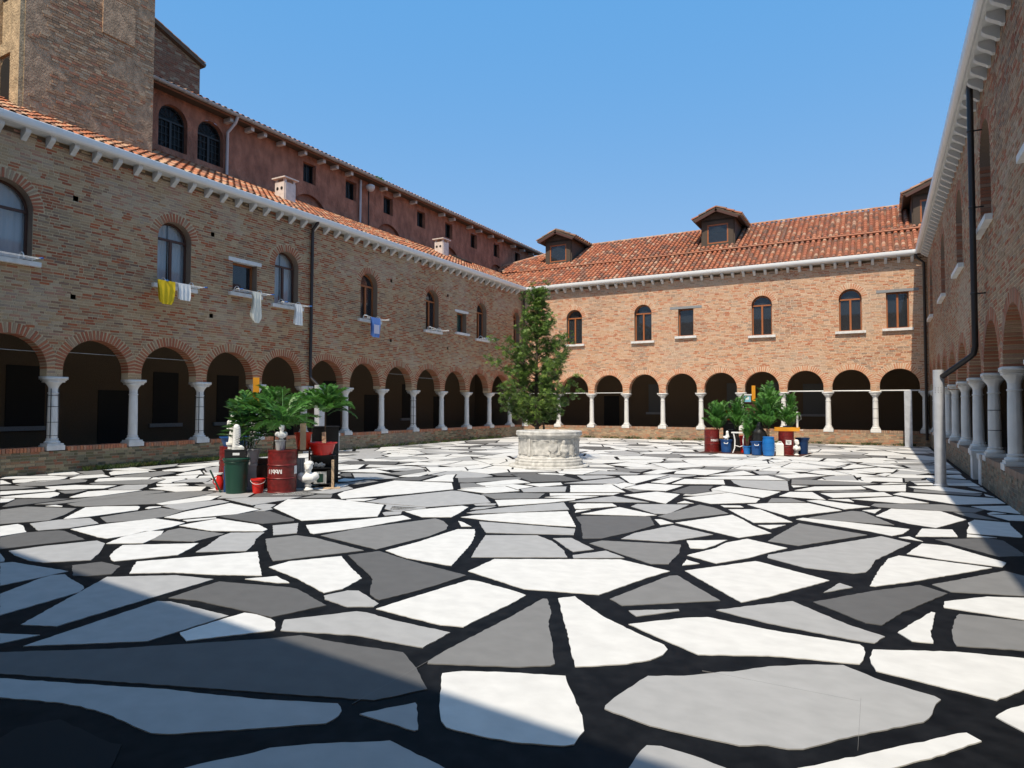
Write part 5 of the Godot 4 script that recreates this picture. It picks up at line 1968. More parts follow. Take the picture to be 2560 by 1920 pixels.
	lathe(st, [[0.20, 0.0], [0.215, 0.01], [0.285, 0.24], [0.325, 0.255], [0.33, 0.275], [0.315, 0.28], [0.285, 0.262], [0.2, 0.03], [0.0, 0.03]], 32)
	obj("bowl", st, M.red_plastic, o)
	o = thing("plank", "short pale plank leaning upright in the red basin", "plank", Vector3(-10.98, 0.76, -10.95), yaw)
	board(o, "timber", Vector3(0, 0.22, 0), Vector3(0.09, 0.48, 0.03), M.plank, Basis.from_euler(Vector3(-0.08, 0, 0.02)))
	o = thing("stool", "dark wooden stool bearing the orange-red bucket", "stool", Vector3(-11.2, 0, -10.55), yaw)
	board(o, "seat", Vector3(0, 0.825, 0), Vector3(0.34, 0.03, 0.34), M.brown_wood)
	for x in [-0.13, 0.13]:
		for z in [-0.13, 0.13]:
			board(o, "leg", Vector3(x, 0.405, z), Vector3(0.035, 0.81, 0.035), M.brown_wood)
	o = thing("grey_case", "upright ribbed grey case under the dark stool", "case", Vector3(-11.16, 0, -10.42), yaw)
	board(o, "body", Vector3(0, 0.33, 0), Vector3(0.2, 0.66, 0.12), M.grey_stone)
	for k in 4:
		board(o, "rib", Vector3(-0.075 + 0.05 * k, 0.5, 0.064), Vector3(0.014, 0.28, 0.01), M.grey_plastic)
	o = thing("bucket", "tall orange-red bucket on the dark stool", "bucket", Vector3(-11.21, 0.842, -10.55), yaw)
	bucket(o, M.red_orange, 0.135, 0.18, 0.38)
	o = thing("plank", "upright pale plank standing in front of the orange-red bucket", "plank", Vector3(-11.08, 0.842, -10.42), yaw)
	board(o, "timber", Vector3(0, 0.29, 0), Vector3(0.125, 0.58, 0.03), M.plank)
	o = thing("cabinet", "plain black cabinet at the back of the left cluster", "cabinet", Vector3(-11.5, 0, -11.5), yaw)
	board(o, "carcass", Vector3(0, 0.66, 0), Vector3(0.6, 1.28, 0.4), M.black_plastic)
	board(o, "top", Vector3(0, 1.315, 0), Vector3(0.64, 0.03, 0.44), M.black_plastic)
	for s in [-1, 1]:
		board(o, "door", Vector3(s * 0.148, 0.66, 0.206), Vector3(0.286, 1.2, 0.014), M.black_plastic)
	o = thing("tub", "low blue tub standing on the half-hidden red drum", "tub", Vector3(-12.95, 0.882, -10.14), yaw)
	st = beg(true)
	pot(st, 0.25, 0.33, 0.0, 0.22, 0.015, 28)
	obj("bowl", st, M.blue_bin, o)
	o = thing("white_stand", "tall white stand carrying an orange plank, behind the shrub", "stand", Vector3(-12.45, 0, -10.2), yaw)
	board(o, "post", Vector3(0, 0.9, 0), Vector3(0.12, 1.8, 0.12), M.white_metal)
	board(o, "top", Vector3(-0.03, 1.82, 0), Vector3(0.3, 0.05, 0.2), M.white_metal)
	board(o, "bracket", Vector3(-0.05, 1.72, 0.02), Vector3(0.2, 0.06, 0.06), M.white_metal, Basis.from_euler(Vector3(0, 0, 0.6)))
	board(o, "foot", Vector3(0, 0.015, 0), Vector3(0.34, 0.03, 0.34), M.white_metal)
	o = thing("orange_seat", "bright orange plank seat with upright back on the white stand", "chair", Vector3(-12.43, 1.848, -10.2), yaw)
	board(o, "seat", Vector3(-0.02, 0.02, 0), Vector3(0.2, 0.035, 0.24), M.orange)
	board(o, "back", Vector3(0.05, 0.31, 0.0), Vector3(0.135, 0.6, 0.035), M.orange)
	o = thing("statue", "slender white draped statue half hidden by the dark shrub", "statue", Vector3(-12.55, 0, -9.75), yaw)
	st = beg(true)
	lathe(st, [[0.14, 0.0], [0.14, 0.05], [0.10, 0.08], [0.095, 0.9], [0.13, 0.95], [0.13, 1.0]], 20)
	obj("plinth", st, M.plaster_white, o)
	put("figure", blob([[v.call(0, 1.0, 0), v.call(0, 1.3, 0), 0.085, 0.06], [v.call(0, 1.3, 0), v.call(0.01, 1.42, 0), 0.065, 0.075], [v.call(-0.07, 1.46, 0), v.call(0.07, 1.46, 0), 0.035, 0.035], [v.call(0, 1.48, 0), v.call(0, 1.54, 0.01), 0.025, 0.025], [v.call(0, 1.57, 0.012), v.call(0, 1.6, 0.005), 0.042, 0.045], [v.call(-0.09, 1.45, 0), v.call(-0.1, 1.28, 0.04), 0.026, 0.022], [v.call(0.09, 1.45, 0), v.call(0.06, 1.3, 0.07), 0.026, 0.022]], 0.013, 0.025), M.plaster_white, o)
	o = thing("flower_pot", "plain grey flower pot on the lid of the lettered drum", "flower pot", Vector3(-11.0, 0.882, -9.72), yaw)
	st = beg(true)
	pot(st, 0.085, 0.105, 0.0, 0.21, 0.01)
	obj("tub", st, M.grey_plastic, o)
	o = thing("bust", "little white bust peering from the grey pot on the drum", "bust", Vector3(-10.97, 1.035, -9.72), yaw + 0.5)
	bust(o, 0.62)
	o = thing("blue_board", "narrow blue board upright left of the green dustbin", "board", Vector3(-12.02, 0, -9.2), yaw)
	board(o, "panel", Vector3(0, 0.27, 0), Vector3(0.08, 0.54, 0.2), M.blue_bin)
	o = thing("jug", "red jug with white rim at the left end of the cluster", "jug", Vector3(-12.36, 0, -9.3), yaw)
	st = beg(true)
	lathe(st, [[0.07, 0.0], [0.085, 0.05], [0.09, 0.18], [0.06, 0.28], [0.05, 0.34]], 20)
	obj("body", st, M.red_plastic, o)
	st = beg(true)
	lathe(st, [[0.06, 0.335], [0.072, 0.34], [0.072, 0.37], [0.0, 0.37]], 20)
	obj("cap", st, M.white_metal, o)
	st = beg()
	tube(st, [v.call(-0.05, 0.3, 0), v.call(-0.12, 0.26, 0), v.call(-0.13, 0.17, 0), v.call(-0.085, 0.12, 0)], 0.013, 6)
	obj("handle", st, M.red_plastic, o)
	o = thing("green_slat", "thin green slat leaning on the left side of the dustbin", "slat", Vector3(-12.0, 0, -8.98), yaw)
	board(o, "slat", Vector3(-0.04, 0.24, 0.0), Vector3(0.03, 0.52, 0.05), M.green_bin, Basis.from_euler(Vector3(0, 0, 0.42)))
	o = thing("wooden_stand", "light wooden stand with flat foot right of the black shelves", "stand", Vector3(-10.48, 0, -10.72), yaw)
	board(o, "upright", Vector3(0, 0.32, 0), Vector3(0.055, 0.62, 0.05), M.plank)
	board(o, "foot", Vector3(-0.02, 0.012, 0.03), Vector3(0.36, 0.024, 0.2), M.plank)
	# plants
	var fr := [frond_mesh(0.86, 1.0, 0.95, 30, 0.2, 0.013), frond_mesh(0.92, 0.9, 0.85, 30, 0.21, 0.013), frond_mesh(0.8, 1.05, 1.3, 28, 0.19, 0.013)]
	o = thing("sago_palm", "big sago palm with arching feather fronds behind the lettered drum", "palm", Vector3(-11.28, 0, -10.02), yaw)
	st = beg(true)
	pot(st, 0.17, 0.21, 0.0, 0.5, 0.015)
	obj("pot", st, M.black_plastic, o)
	st = beg(true)
	lathe(st, [[0.075, 0.44], [0.085, 0.7], [0.075, 0.95], [0.09, 1.2], [0.07, 1.42]], 12, Vector3.ZERO, Basis.IDENTITY, 0, TAU, 9, 0.15)
	obj("trunk", st, M.bark, o)
	crown_of(o, fr, 26, Vector3(0, 1.36, 0), -0.66, 0.62, [0, 1, 1, 0, 2], 1.1)
	var fan := [fan_mesh(0.36, 0.24, 9, 0.055), fan_mesh(0.42, 0.22, 8, 0.06)]
	o = thing("fatsia_shrub", "dark glossy shrub with hand-shaped leaves over the grey pot", "shrub", Vector3(-12.0, 0, -9.72), yaw)
	st = beg(true)
	pot(st, 0.12, 0.16, 0.0, 0.3, 0.012)
	obj("pot", st, M.black_plastic, o)
	st = beg(true)
	for k in 3:
		tube(st, [v.call(0, 0.25, 0), v.call(0.05 * (k - 1), 0.8, 0.03), v.call(0.1 * (k - 1), 1.45, 0.02)], 0.018, 6, 0.01)
	obj("stem", st, M.bark, o)
	for k in 3:
		crown_of(o, fan, 20, Vector3(0.11 * (k - 1), 0.82 + 0.1 * (k % 2), 0.02), 0.05, 0.65, [3, 0, 3, 3, 0], 1.05, "leaf", 0.03, 0.62)
	var small := [frond_mesh(0.5, 1.1, 1.1, 22, 0.24, 0.02), frond_mesh(0.55, 0.95, 0.95, 22, 0.25, 0.02)]
	o = thing("palm", "thin upright palm poking above the orange seat", "palm", Vector3(-12.05, 0, -10.45), yaw)
	st = beg(true)
	pot(st, 0.13, 0.17, 0.0, 0.34, 0.012)
	obj("pot", st, M.black_plastic, o)
	st = beg(true)
	tube(st, [v.call(0, 0.3, 0), v.call(0.02, 1.1, 0), v.call(0.0, 1.85, 0)], 0.02, 6, 0.012)
	obj("stem", st, M.bark, o)
	crown_of(o, small, 11, Vector3(0, 1.8, 0), -0.3, 0.8, [1, 2, 0], 0.95)
	o = thing("palm", "light green palm reaching left of the white stand", "palm", Vector3(-12.95, 0, -10.5), yaw)
	st = beg(true)
	pot(st, 0.13, 0.17, 0.0, 0.34, 0.012)
	obj("pot", st, M.black_plastic, o)
	st = beg(true)
	tube(st, [v.call(0, 0.3, 0), v.call(0.0, 1.7, 0)], 0.022, 6, 0.014)
	obj("stem", st, M.bark, o)
	crown_of(o, small, 14, Vector3(0, 1.66, 0), -0.3, 0.7, [1, 2, 1], 0.95)
	o = thing("palm", "palm with drooping fronds at the right of the cluster, before the steel post", "palm", Vector3(-11.05, 0, -11.05), yaw)
	st = beg(true)
	pot(st, 0.14, 0.18, 0.0, 0.36, 0.012)
	obj("pot", st, M.black_plastic, o)
	st = beg(true)
	tube(st, [v.call(0, 0.3, 0), v.call(0.0, 1.72, 0)], 0.024, 6, 0.016)
	obj("stem", st, M.bark, o)
	crown_of(o, small, 17, Vector3(0, 1.68, 0), -0.35, 0.8, [1, 0, 2, 1], 1.15)
	put("frond", frond_mesh(0.75, 0.75, 1.7, 24, 0.14, 0.02), M.palm[3], o, Transform3D(Basis(Vector3.UP, PI / 2 - 0.2), Vector3(0.05, 1.6, 0)))

func build_right_cluster() -> void:
	var yaw := 0.16
	var o := thing("floor_board", "thin reddish board under the right-hand cluster of drums and pots", "board", Vector3(-4.25, 0.004, -27.35), -0.1)
	var st := beg()
	box(st, Vector3(0, 0.012, 0), Vector3(3.75, 0.024, 2.3), Basis.IDENTITY)
	obj("sheet", st, M.brown_wood, o)
	var y0 := 0.03
	o = thing("oil_drum", "red oil drum at the left end of the right-hand cluster", "oil drum", Vector3(-5.87, y0, -27.05), yaw)
	drum(o, M.red_drum)
	lettering(o, "Mobil", 0.286, 0.46, 0.09, 0.1, 0.22, M.ink_white)
	o = thing("oil_drum", "red oil drum with a square white label under the orange tray", "oil drum", Vector3(-3.04, y0, -26.62), yaw)
	drum(o, M.red_drum, 0.275)
	st = beg()
	box(st, Vector3(sin(0.25), 0, cos(0.25)) * 0.283 + Vector3.UP * 0.47, Vector3(0.2, 0.17, 0.006), Basis(Vector3.UP, 0.25))
	obj("label", st, M.ink_white, o)
	for k in 3:
		board(o, "label_line", Vector3(sin(0.25), 0, cos(0.25)) * 0.2875 + Vector3.UP * (0.51 - 0.04 * k), Vector3(0.14 - 0.03 * k, 0.014, 0.003), M.ink_dark, Basis(Vector3.UP, 0.25))
	o = thing("dustbin", "blue dustbin under the small white figure, left of the white stool", "dustbin", Vector3(-5.25, y0, -26.75), yaw)
	bin(o, M.blue_bin, 0.19, 0.23, 0.5, true)
	o = thing("dustbin", "blue dustbin with white handle, left of the bulging blue barrel", "dustbin", Vector3(-4.0, y0, -26.0), yaw)
	bin(o, M.blue_bin, 0.175, 0.21, 0.5, true)
	o = thing("dustbin", "dark blue flared bin alone at the right end", "dustbin", Vector3(-2.55, y0 - 0.026, -27.4), yaw)
	st = beg(true)
	lathe(st, [[0.185, 0.0], [0.19, 0.02], [0.2, 0.45], [0.215, 0.52], [0.255, 0.59], [0.26, 0.64], [0.24, 0.64], [0.2, 0.5], [0.0, 0.45]], 26)
	obj("tub", st, M.blue_dark, o)
	o = thing("barrel", "bulging bright blue plastic barrel, front of the right-hand cluster", "barrel", Vector3(-3.55, y0, -25.78), yaw)
	st = beg(true)
	lathe(st, [[0.17, 0.0], [0.19, 0.02], [0.21, 0.15], [0.222, 0.34], [0.212, 0.52], [0.19, 0.64], [0.19, 0.655], [0.2, 0.66], [0.2, 0.685], [0.18, 0.695], [0.0, 0.69]], 28)
	obj("body", st, M.blue_drum, o)
	st = beg(true)
	for y in [0.2, 0.27, 0.34, 0.41, 0.48]:
		lathe(st, [[0.2, y - 0.008], [0.224, y], [0.2, y + 0.008]], 28)
	obj("ribs", st, M.blue_drum, o)
	o = thing("jerrycan", "translucent white jerrycan between blue barrel and labelled drum", "jerrycan", Vector3(-3.2, y0, -26.06), yaw)
	st = beg()
	box(st, Vector3(0, 0.2, 0), Vector3(0.27, 0.4, 0.2))
	box(st, Vector3(0, 0.435, 0), Vector3(0.27, 0.07, 0.2), Basis.IDENTITY, 0.72)
	obj("body", st, M.jerry, o)
	st = beg()
	tube(st, [Vector3(-0.06, 0.46, 0), Vector3(-0.04, 0.51, 0), Vector3(0.05, 0.51, 0), Vector3(0.07, 0.46, 0)], 0.014, 6)
	obj("handle", st, M.jerry, o)
	o = thing("stool", "white stool with slender curved legs in front of a red tub", "stool", Vector3(-4.75, y0, -26.68), yaw)
	board(o, "seat", Vector3(0.0, 0.79, 0), Vector3(0.56, 0.045, 0.34), M.white_metal)
	for x in [-0.2, 0.2]:
		for z in [-0.13, 0.13]:
			st = beg()
			tube(st, [Vector3(x, 0.77, z), Vector3(x * 0.75, 0.5, z * 0.8), Vector3(x * 0.8, 0.2, z * 0.9), Vector3(x * 1.15, 0.0, z * 1.1)], 0.026, 8)
			obj("leg", st, M.white_metal, o)
	st = beg()
	tube(st, [Vector3(-0.16, 0.3, 0.12), Vector3(0.02, 0.24, 0.1), Vector3(0.17, 0.3, 0.12)], 0.018, 6)
	obj("stretcher", st, M.white_metal, o)
	o = thing("tub", "red tub in shade under the white stool", "tub", Vector3(-4.62, y0, -27.1), yaw)
	bucket(o, M.red_plastic, 0.15, 0.19, 0.66)
	o = thing("statuette", "small white seated statuette on the left blue dustbin", "statue", Vector3(-5.25, y0 + 0.2, -26.75), yaw)
	var v := func(x, y, z): return Vector3(x, y, z)
	put("figure", blob([[v.call(0, 0.0, 0), v.call(0, 0.32, 0), 0.1, 0.08], [v.call(0.0, 0.34, 0), v.call(0.03, 0.44, 0), 0.07, 0.055], [v.call(-0.07, 0.4, 0.05), v.call(0.0, 0.36, 0.08), 0.05, 0.045], [v.call(0.03, 0.47, 0), v.call(0.04, 0.53, 0), 0.04, 0.05], [v.call(0.04, 0.575, 0.01), v.call(0.045, 0.6, 0), 0.05, 0.052], [v.call(0.07, 0.52, 0.02), v.call(0.1, 0.4, 0.03), 0.03, 0.026]], 0.02, 0.025), M.plaster_white, o)
	o = thing("bust", "white plaster bust seen side-on, before the dark blue flared bin", "bust", Vector3(-2.7, y0 - 0.02, -26.7), yaw + 0.9)
	bust(o, 0.96)
	o = thing("chest", "black chest of drawers behind the white statuette", "chest", Vector3(-5.35, y0, -28.25), yaw)
	board(o, "carcass", Vector3(0, 0.62, 0), Vector3(0.6, 1.24, 0.4), M.black_plastic)
	for y in [0.55, 0.82, 1.08]:
		board(o, "drawer", Vector3(0, y, 0.21), Vector3(0.54, 0.22, 0.03), M.black_plastic)
		board(o, "pull", Vector3(0, y + 0.04, 0.232), Vector3(0.2, 0.014, 0.016), M.zinc)
	o = thing("bucket", "tilted orange-red bucket on the black chest", "bucket", Vector3(-5.42, y0 + 1.25, -28.2), yaw)
	bucket(o, M.red_orange, 0.11, 0.145, 0.4)
	o = thing("plank", "short pale plank beside the bucket on the black chest", "plank", Vector3(-5.16, y0 + 1.245, -28.15), yaw)
	board(o, "timber", Vector3(0, 0.15, 0), Vector3(0.1, 0.3, 0.03), M.plank)
	o = thing("black_figure", "hunched black draped figure sculpture in the middle of the cluster", "sculpture", Vector3(-4.02, y0, -26.75), yaw)
	put("figure", blob([[v.call(0, 0.2, 0), v.call(0, 0.75, 0), 0.25, 0.2], [v.call(0, 0.8, 0), v.call(0.02, 1.0, 0.02), 0.19, 0.13], [v.call(0.02, 1.08, 0.04), v.call(0.03, 1.13, 0.04), 0.1, 0.09], [v.call(-0.15, 0.8, 0.05), v.call(-0.2, 0.5, 0.1), 0.09, 0.08], [v.call(0.17, 0.8, 0.05), v.call(0.2, 0.5, 0.1), 0.09, 0.08]], 0.03, 0.06), M.black_plastic, o)
	o = thing("tray", "long orange tray lying across the labelled red drum", "tray", Vector3(-3.02, y0 + 0.883, -26.75), yaw - 0.05)
	board(o, "base", Vector3(0, 0.012, 0), Vector3(0.88, 0.024, 0.5), M.orange)
	for s in [-1, 1]:
		board(o, "side", Vector3(0, 0.075, s * 0.24), Vector3(0.88, 0.14, 0.022), M.orange)
		board(o, "end", Vector3(s * 0.43, 0.072, 0), Vector3(0.02, 0.13, 0.456), M.orange)
	o = thing("white_angle", "white upright board with a foot at the right of the orange tray", "board", Vector3(-2.62, y0 + 0.91, -26.95), yaw)
	board(o, "upright", Vector3(-0.06, 0.36, 0), Vector3(0.07, 0.68, 0.05), M.white_metal)
	board(o, "foot", Vector3(0.02, 0.012, 0), Vector3(0.24, 0.024, 0.1), M.white_metal)
	st = beg()
	tube(st, [v.call(-0.03, 0.62, 0), v.call(0.06, 0.55, 0.0), v.call(0.08, 0.42, 0), v.call(-0.02, 0.36, 0)], 0.006, 5)
	obj("wire_loop", st, M.zinc, o)
	o = thing("cabinet", "tall brown wooden cabinet at the back of the right-hand cluster", "cabinet", Vector3(-4.42, y0, -28.2), yaw)
	board(o, "carcass", Vector3(0, 0.98, 0), Vector3(0.7, 1.96, 0.4), M.brown_wood)
	board(o, "top", Vector3(0, 1.975, 0), Vector3(0.76, 0.03, 0.46), M.brown_wood)
	for s in [-1, 1]:
		board(o, "door", Vector3(s * 0.172, 0.98, 0.208), Vector3(0.33, 1.8, 0.016), M.brown_wood)
	o = thing("orange_seat", "orange plank seat with tall upright back on the brown cabinet", "chair", Vector3(-4.35, y0 + 1.992, -28.1), yaw)
	board(o, "seat", Vector3(0.03, 0.02, 0), Vector3(0.32, 0.035, 0.24), M.orange)
	board(o, "back", Vector3(-0.07, 0.335, 0.0), Vector3(0.14, 0.66, 0.035), M.orange)
	o = thing("bucket", "pale blue square bucket beside the orange seat on the brown cabinet", "bucket", Vector3(-4.66, y0 + 1.992, -28.08), yaw)
	st = beg()
	box(st, Vector3(0, 0.14, 0), Vector3(0.25, 0.28, 0.25), Basis(Vector3.RIGHT, PI), 1.12)
	obj("tub", st, M.blue_light, o)
	board(o, "rim", Vector3(0, 0.29, 0), Vector3(0.33, 0.05, 0.31), M.white_metal)
	board(o, "white_patch", Vector3(0, 0.13, 0.133), Vector3(0.14, 0.15, 0.004), M.white_metal)
	o = thing("mask", "yellowish carved mask among the palms beside the brown cabinet", "mask", Vector3(-4.5, y0 + 0.84, -26.72), yaw)
	put("face", blob([[v.call(0, 0.05, 0), v.call(0.01, 0.24, 0), 0.055, 0.08], [v.call(0, 0.12, 0.05), v.call(0, 0.17, 0.055), 0.02, 0.014], [v.call(-0.06, 0.28, 0), v.call(0.06, 0.3, 0), 0.03, 0.03]], 0.016, 0.02), mat(Color(.55, .47, .25), 0.6), o)
	# plants
	var fr := [frond_mesh(0.85, 1.2, 0.8, 30, 0.27, 0.022), frond_mesh(0.95, 1.25, 1.0, 30, 0.28, 0.022), frond_mesh(0.75, 1.15, 0.8, 28, 0.26, 0.022)]
	var plant := func(label, at, pot_r, pot_h, pot_m, stem_h, n, size, low, high, spread):
		var p := thing("potted_palm", label, "palm", at, yaw)
		var s := beg(true)
		pot(s, pot_r * 0.75, pot_r, 0.0, pot_h, 0.012)
		obj("pot", s, pot_m, p)
		s = beg(true)
		for k in 3:
			tube(s, [v.call(0.03 * (k - 1), pot_h - 0.08, 0.01 * k), v.call(0.05 * (k - 1), pot_h + stem_h * 0.5, 0.02), v.call(0.08 * (k - 1), pot_h + stem_h, 0.0)], 0.016, 6, 0.01)
		obj("stems", s, M.bark, p)
		crown_of(p, fr, int(n * 1.35), v.call(0, pot_h + stem_h * 0.35, 0), low + 0.45, high + 0.3, [1, 2, 1, 0, 2], size, "frond", spread, stem_h * 0.75)
	plant.call("palm rising behind the left red drum, green against the columns", v.call(-5.75, y0, -27.62), 0.18, 0.5, M.black_plastic, 0.75, 20, 0.95, -0.45, 0.3, 0.08)
	plant.call("palm between the black chest and the brown cabinet", v.call(-5.0, y0, -27.75), 0.18, 0.6, M.black_plastic, 0.75, 17, 0.92, -0.4, 0.3, 0.08)
	plant.call("tallest palm with pale stems behind the bulging blue barrel", v.call(-3.72, y0, -26.9), 0.17, 0.55, M.blue_bin, 1.1, 26, 1.0, -0.6, 0.35, 0.1)
	plant.call("little palm in a bright blue pot before the white stool", v.call(-4.38, y0, -26.25), 0.155, 0.3, M.blue_drum, 0.5, 11, 0.72, -0.1, 0.4, 0.04)
	plant.call("bushy palm in a dark blue pot on the orange tray", v.call(-3.02, y0 + 0.91, -26.8), 0.15, 0.16, M.blue_dark, 0.12, 18, 0.66, -0.5, 0.5, 0.05)
	plant.call("palm at the back right, showing against the white column", v.call(-3.05, y0, -28.3), 0.17, 0.45, M.black_plastic, 1.25, 14, 0.72, -0.3, 0.4, 0.06)
	plant.call("low palm between the brown cabinet and the black figure", v.call(-4.3, y0, -27.3), 0.15, 0.4, M.black_plastic, 0.55, 12, 0.75, -0.3, 0.4, 0.06)

func draw_slabs() -> void:
	stone(0, [-1889,-803,-1933,-837,-1856,-901,-1795,-911,-1835,-841])
	stone(0, [-1815,-797,-1835,-814,-1796,-904,-1779,-902,-1752,-880,-1721,-823,-1764,-777])
	stone(2, [-1909,-880,-1917,-919,-1871,-906])
	stone(0, [-1911,-919,-1926,-946,-1917,-988,-1848,-967,-1834,-948,-1874,-904])
	stone(2, [-1912,-991,-1907,-1043,-1903,-1053,-1792,-1000,-1820,-966])
	stone(0, [-1913,-1059,-1915,-1149,-1757,-1120,-1811,-1080])
	stone(1, [-1895,-1152,-1903,-1284,-1835,-1227,-1816,-1136])
	stone(0, [-1752,-893,-1796,-937,-1781,-989,-1708,-966,-1716,-920,-1733,-885])
	stone(0, [-1813,-1023,-1844,-1053,-1764,-1100,-1733,-1085,-1738,-997,-1741,-986])
	stone(2, [-1704,-974,-1734,-1122,-1651,-1107,-1610,-1017,-1681,-965])
	stone(0, [-1753,-1134,-1790,-1267,-1734,-1277,-1668,-1146,-1723,-1121])
	stone(0, [-1634,-888,-1683,-924,-1673,-960,-1602,-1009,-1566,-977,-1621,-885])
	stone(2, [-1726,-764,-1766,-822,-1717,-898,-1676,-895,-1639,-871,-1637,-785,-1678,-754])
	stone(2, [-1598,-857,-1614,-900,-1554,-973,-1530,-996,-1468,-922,-1573,-851])
	stone(0, [-1845,-785,-1839,-788,-1746,-765,-1753,-746])
	stone(0, [-1615,-773,-1593,-824,-1503,-866,-1476,-823,-1524,-767,-1568,-760])
	stone(1, [-1452,-818,-1498,-881,-1463,-912,-1428,-889,-1384,-844,-1437,-816])
	stone(0, [-1455,-928,-1408,-968,-1372,-952,-1393,-910,-1422,-908])
	stone(0, [-1387,-868,-1395,-914,-1313,-954,-1259,-903,-1288,-865,-1344,-870])
	stone(2, [-1375,-969,-1333,-1001,-1284,-958,-1338,-957])
	stone(2, [-1718,-731,-1694,-747,-1621,-762,-1618,-731,-1637,-697])
	stone(0, [-1609,-685,-1568,-748,-1549,-764,-1522,-746,-1546,-658])
	stone(0, [-1513,-644,-1503,-737,-1474,-733,-1437,-711,-1418,-687,-1492,-643])
	stone(2, [-1515,-750,-1479,-791,-1447,-747,-1459,-735])
	stone(0, [-1392,-710,-1451,-776,-1440,-803,-1372,-844,-1359,-747,-1376,-710])
	stone(2, [-1347,-628,-1352,-711,-1360,-842,-1331,-862,-1300,-849,-1304,-727,-1318,-643])
	stone(3, [-1365,-585,-1447,-643,-1445,-653,-1364,-700,-1357,-639,-1355,-588])
	stone(2, [-1301,-660,-1314,-703,-1303,-795,-1278,-879,-1230,-907,-1211,-901,-1191,-844,-1162,-740,-1243,-657,-1260,-652])
	stone(0, [-1486,-633,-1465,-647,-1451,-642,-1422,-618,-1423,-606])
	stone(0, [-1305,-626,-1305,-642,-1280,-642,-1272,-637])
	stone(2, [-1323,-564,-1327,-606,-1229,-639,-1175,-593,-1138,-551,-1166,-497])
	stone(0, [-1135,-571,-1228,-653,-1211,-676,-1163,-708,-1148,-703,-1119,-681,-1120,-607,-1128,-575])
	stone(0, [-1127,-699,-1138,-713,-1124,-727,-1116,-721,-1115,-699])
	stone(0, [-1162,-742,-1171,-777,-1179,-859,-1151,-867,-1117,-821,-1131,-753,-1140,-739])
	stone(1, [-1126,-730,-1132,-756,-1104,-832,-1066,-824,-1047,-720,-1063,-718])
	stone(2, [-1098,-607,-1104,-654,-1105,-714,-1045,-717,-1014,-666,-1016,-621,-1042,-586])
	stone(0, [-1009,-658,-1032,-710,-1051,-814,-1002,-803,-944,-790,-935,-738,-973,-660])
	stone(1, [-1106,-846,-1086,-884,-1003,-943,-996,-882,-994,-817])
	stone(0, [-960,-657,-938,-699,-927,-693,-941,-652])
	stone(0, [-920,-624,-922,-643,-923,-692,-825,-689,-781,-669,-775,-656,-841,-621])
	stone(0, [-1030,-528,-1029,-575,-1012,-644,-935,-644,-919,-611,-911,-537,-915,-516,-934,-515])
	stone(1, [-1132,-522,-1131,-561,-1105,-595,-1042,-574,-1041,-532,-1059,-499])
	stone(0, [-1144,-488,-1143,-511,-1122,-508,-1061,-485,-1057,-451])
	stone(3, [-1047,-447,-1059,-480,-1034,-514,-1022,-516,-934,-497,-949,-458,-963,-411])
	stone(0, [-882,-496,-907,-530,-922,-572,-900,-587,-869,-561,-844,-522])
	stone(2, [-854,-538,-871,-560,-898,-592,-900,-612,-864,-613,-806,-616,-795,-561])
	stone(1, [-736,-522,-758,-555,-794,-599,-805,-625,-766,-651,-739,-614,-711,-587,-688,-557])
	stone(0, [-1604,-1076,-1644,-1130,-1659,-1185,-1562,-1125,-1583,-1075])
	stone(0, [-1589,-1019,-1555,-1108,-1490,-1052,-1537,-1006])
	stone(1, [-1457,-972,-1481,-1024,-1458,-1068,-1431,-1053,-1396,-1013,-1446,-967])
	stone(1, [-1700,-1229,-1730,-1298,-1567,-1175,-1593,-1160])
	stone(0, [-1850,-1240,-1860,-1395,-1778,-1334,-1810,-1228])
	stone(0, [-1259,-919,-1272,-946,-1256,-944,-1229,-923])
	stone(0, [-1075,-925,-1082,-961,-1067,-991,-1020,-984,-1013,-974])
	stone(2, [-992,-927,-1000,-981,-975,-998,-944,-962])
	stone(1, [-1047,-1000,-1035,-1038,-1041,-1115,-1006,-1092,-986,-1006,-1013,-996])
	stone(0, [-967,-1004,-989,-1045,-1028,-1260,-881,-1289,-811,-1193,-847,-1087,-913,-959])
	stone(1, [-845,-952,-848,-1022,-799,-1169,-786,-1172,-700,-1139,-638,-1063,-707,-958])
	stone(0, [-937,-815,-999,-902,-923,-950,-792,-940,-760,-896,-718,-837,-794,-746])
	stone(0, [-898,-955,-890,-973,-858,-997,-855,-960,-884,-947])
	stone(0, [-743,-906,-759,-931,-722,-938,-725,-918])
	stone(1, [-734,-868,-736,-879,-716,-898,-699,-874,-712,-848])
	stone(0, [-711,-899,-704,-927,-662,-1002,-643,-994,-621,-933,-609,-891,-651,-867])
	stone(3, [-937,-707,-930,-772,-913,-786,-811,-747,-802,-738,-824,-697])
	stone(1, [-799,-694,-782,-728,-722,-670,-739,-643])
	stone(0, [-758,-721,-744,-747,-688,-865,-656,-846,-673,-746,-697,-678,-706,-680])
	stone(2, [-680,-674,-670,-743,-624,-867,-599,-854,-570,-825,-554,-796,-546,-746,-554,-644,-614,-658])
	stone(0, [-579,-866,-566,-860,-536,-837,-549,-829])
	stone(0, [-539,-644,-536,-706,-541,-808,-519,-820,-492,-777,-465,-723,-424,-621,-431,-620,-491,-625])
	stone(2, [-727,-620,-710,-658,-675,-659,-563,-631,-616,-536,-674,-577])
	stone(0, [-1203,-1894,-1123,-1965,-1073,-1889,-1050,-1800,-1078,-1783])
	stone(2, [-1157,-1380,-1149,-1534,-1096,-1475,-1094,-1365])
	stone(0, [-1312,-1363,-1282,-1472,-1154,-1400,-1276,-1365])
	stone(0, [-1287,-1473,-1245,-1580,-1206,-1586,-1218,-1457])
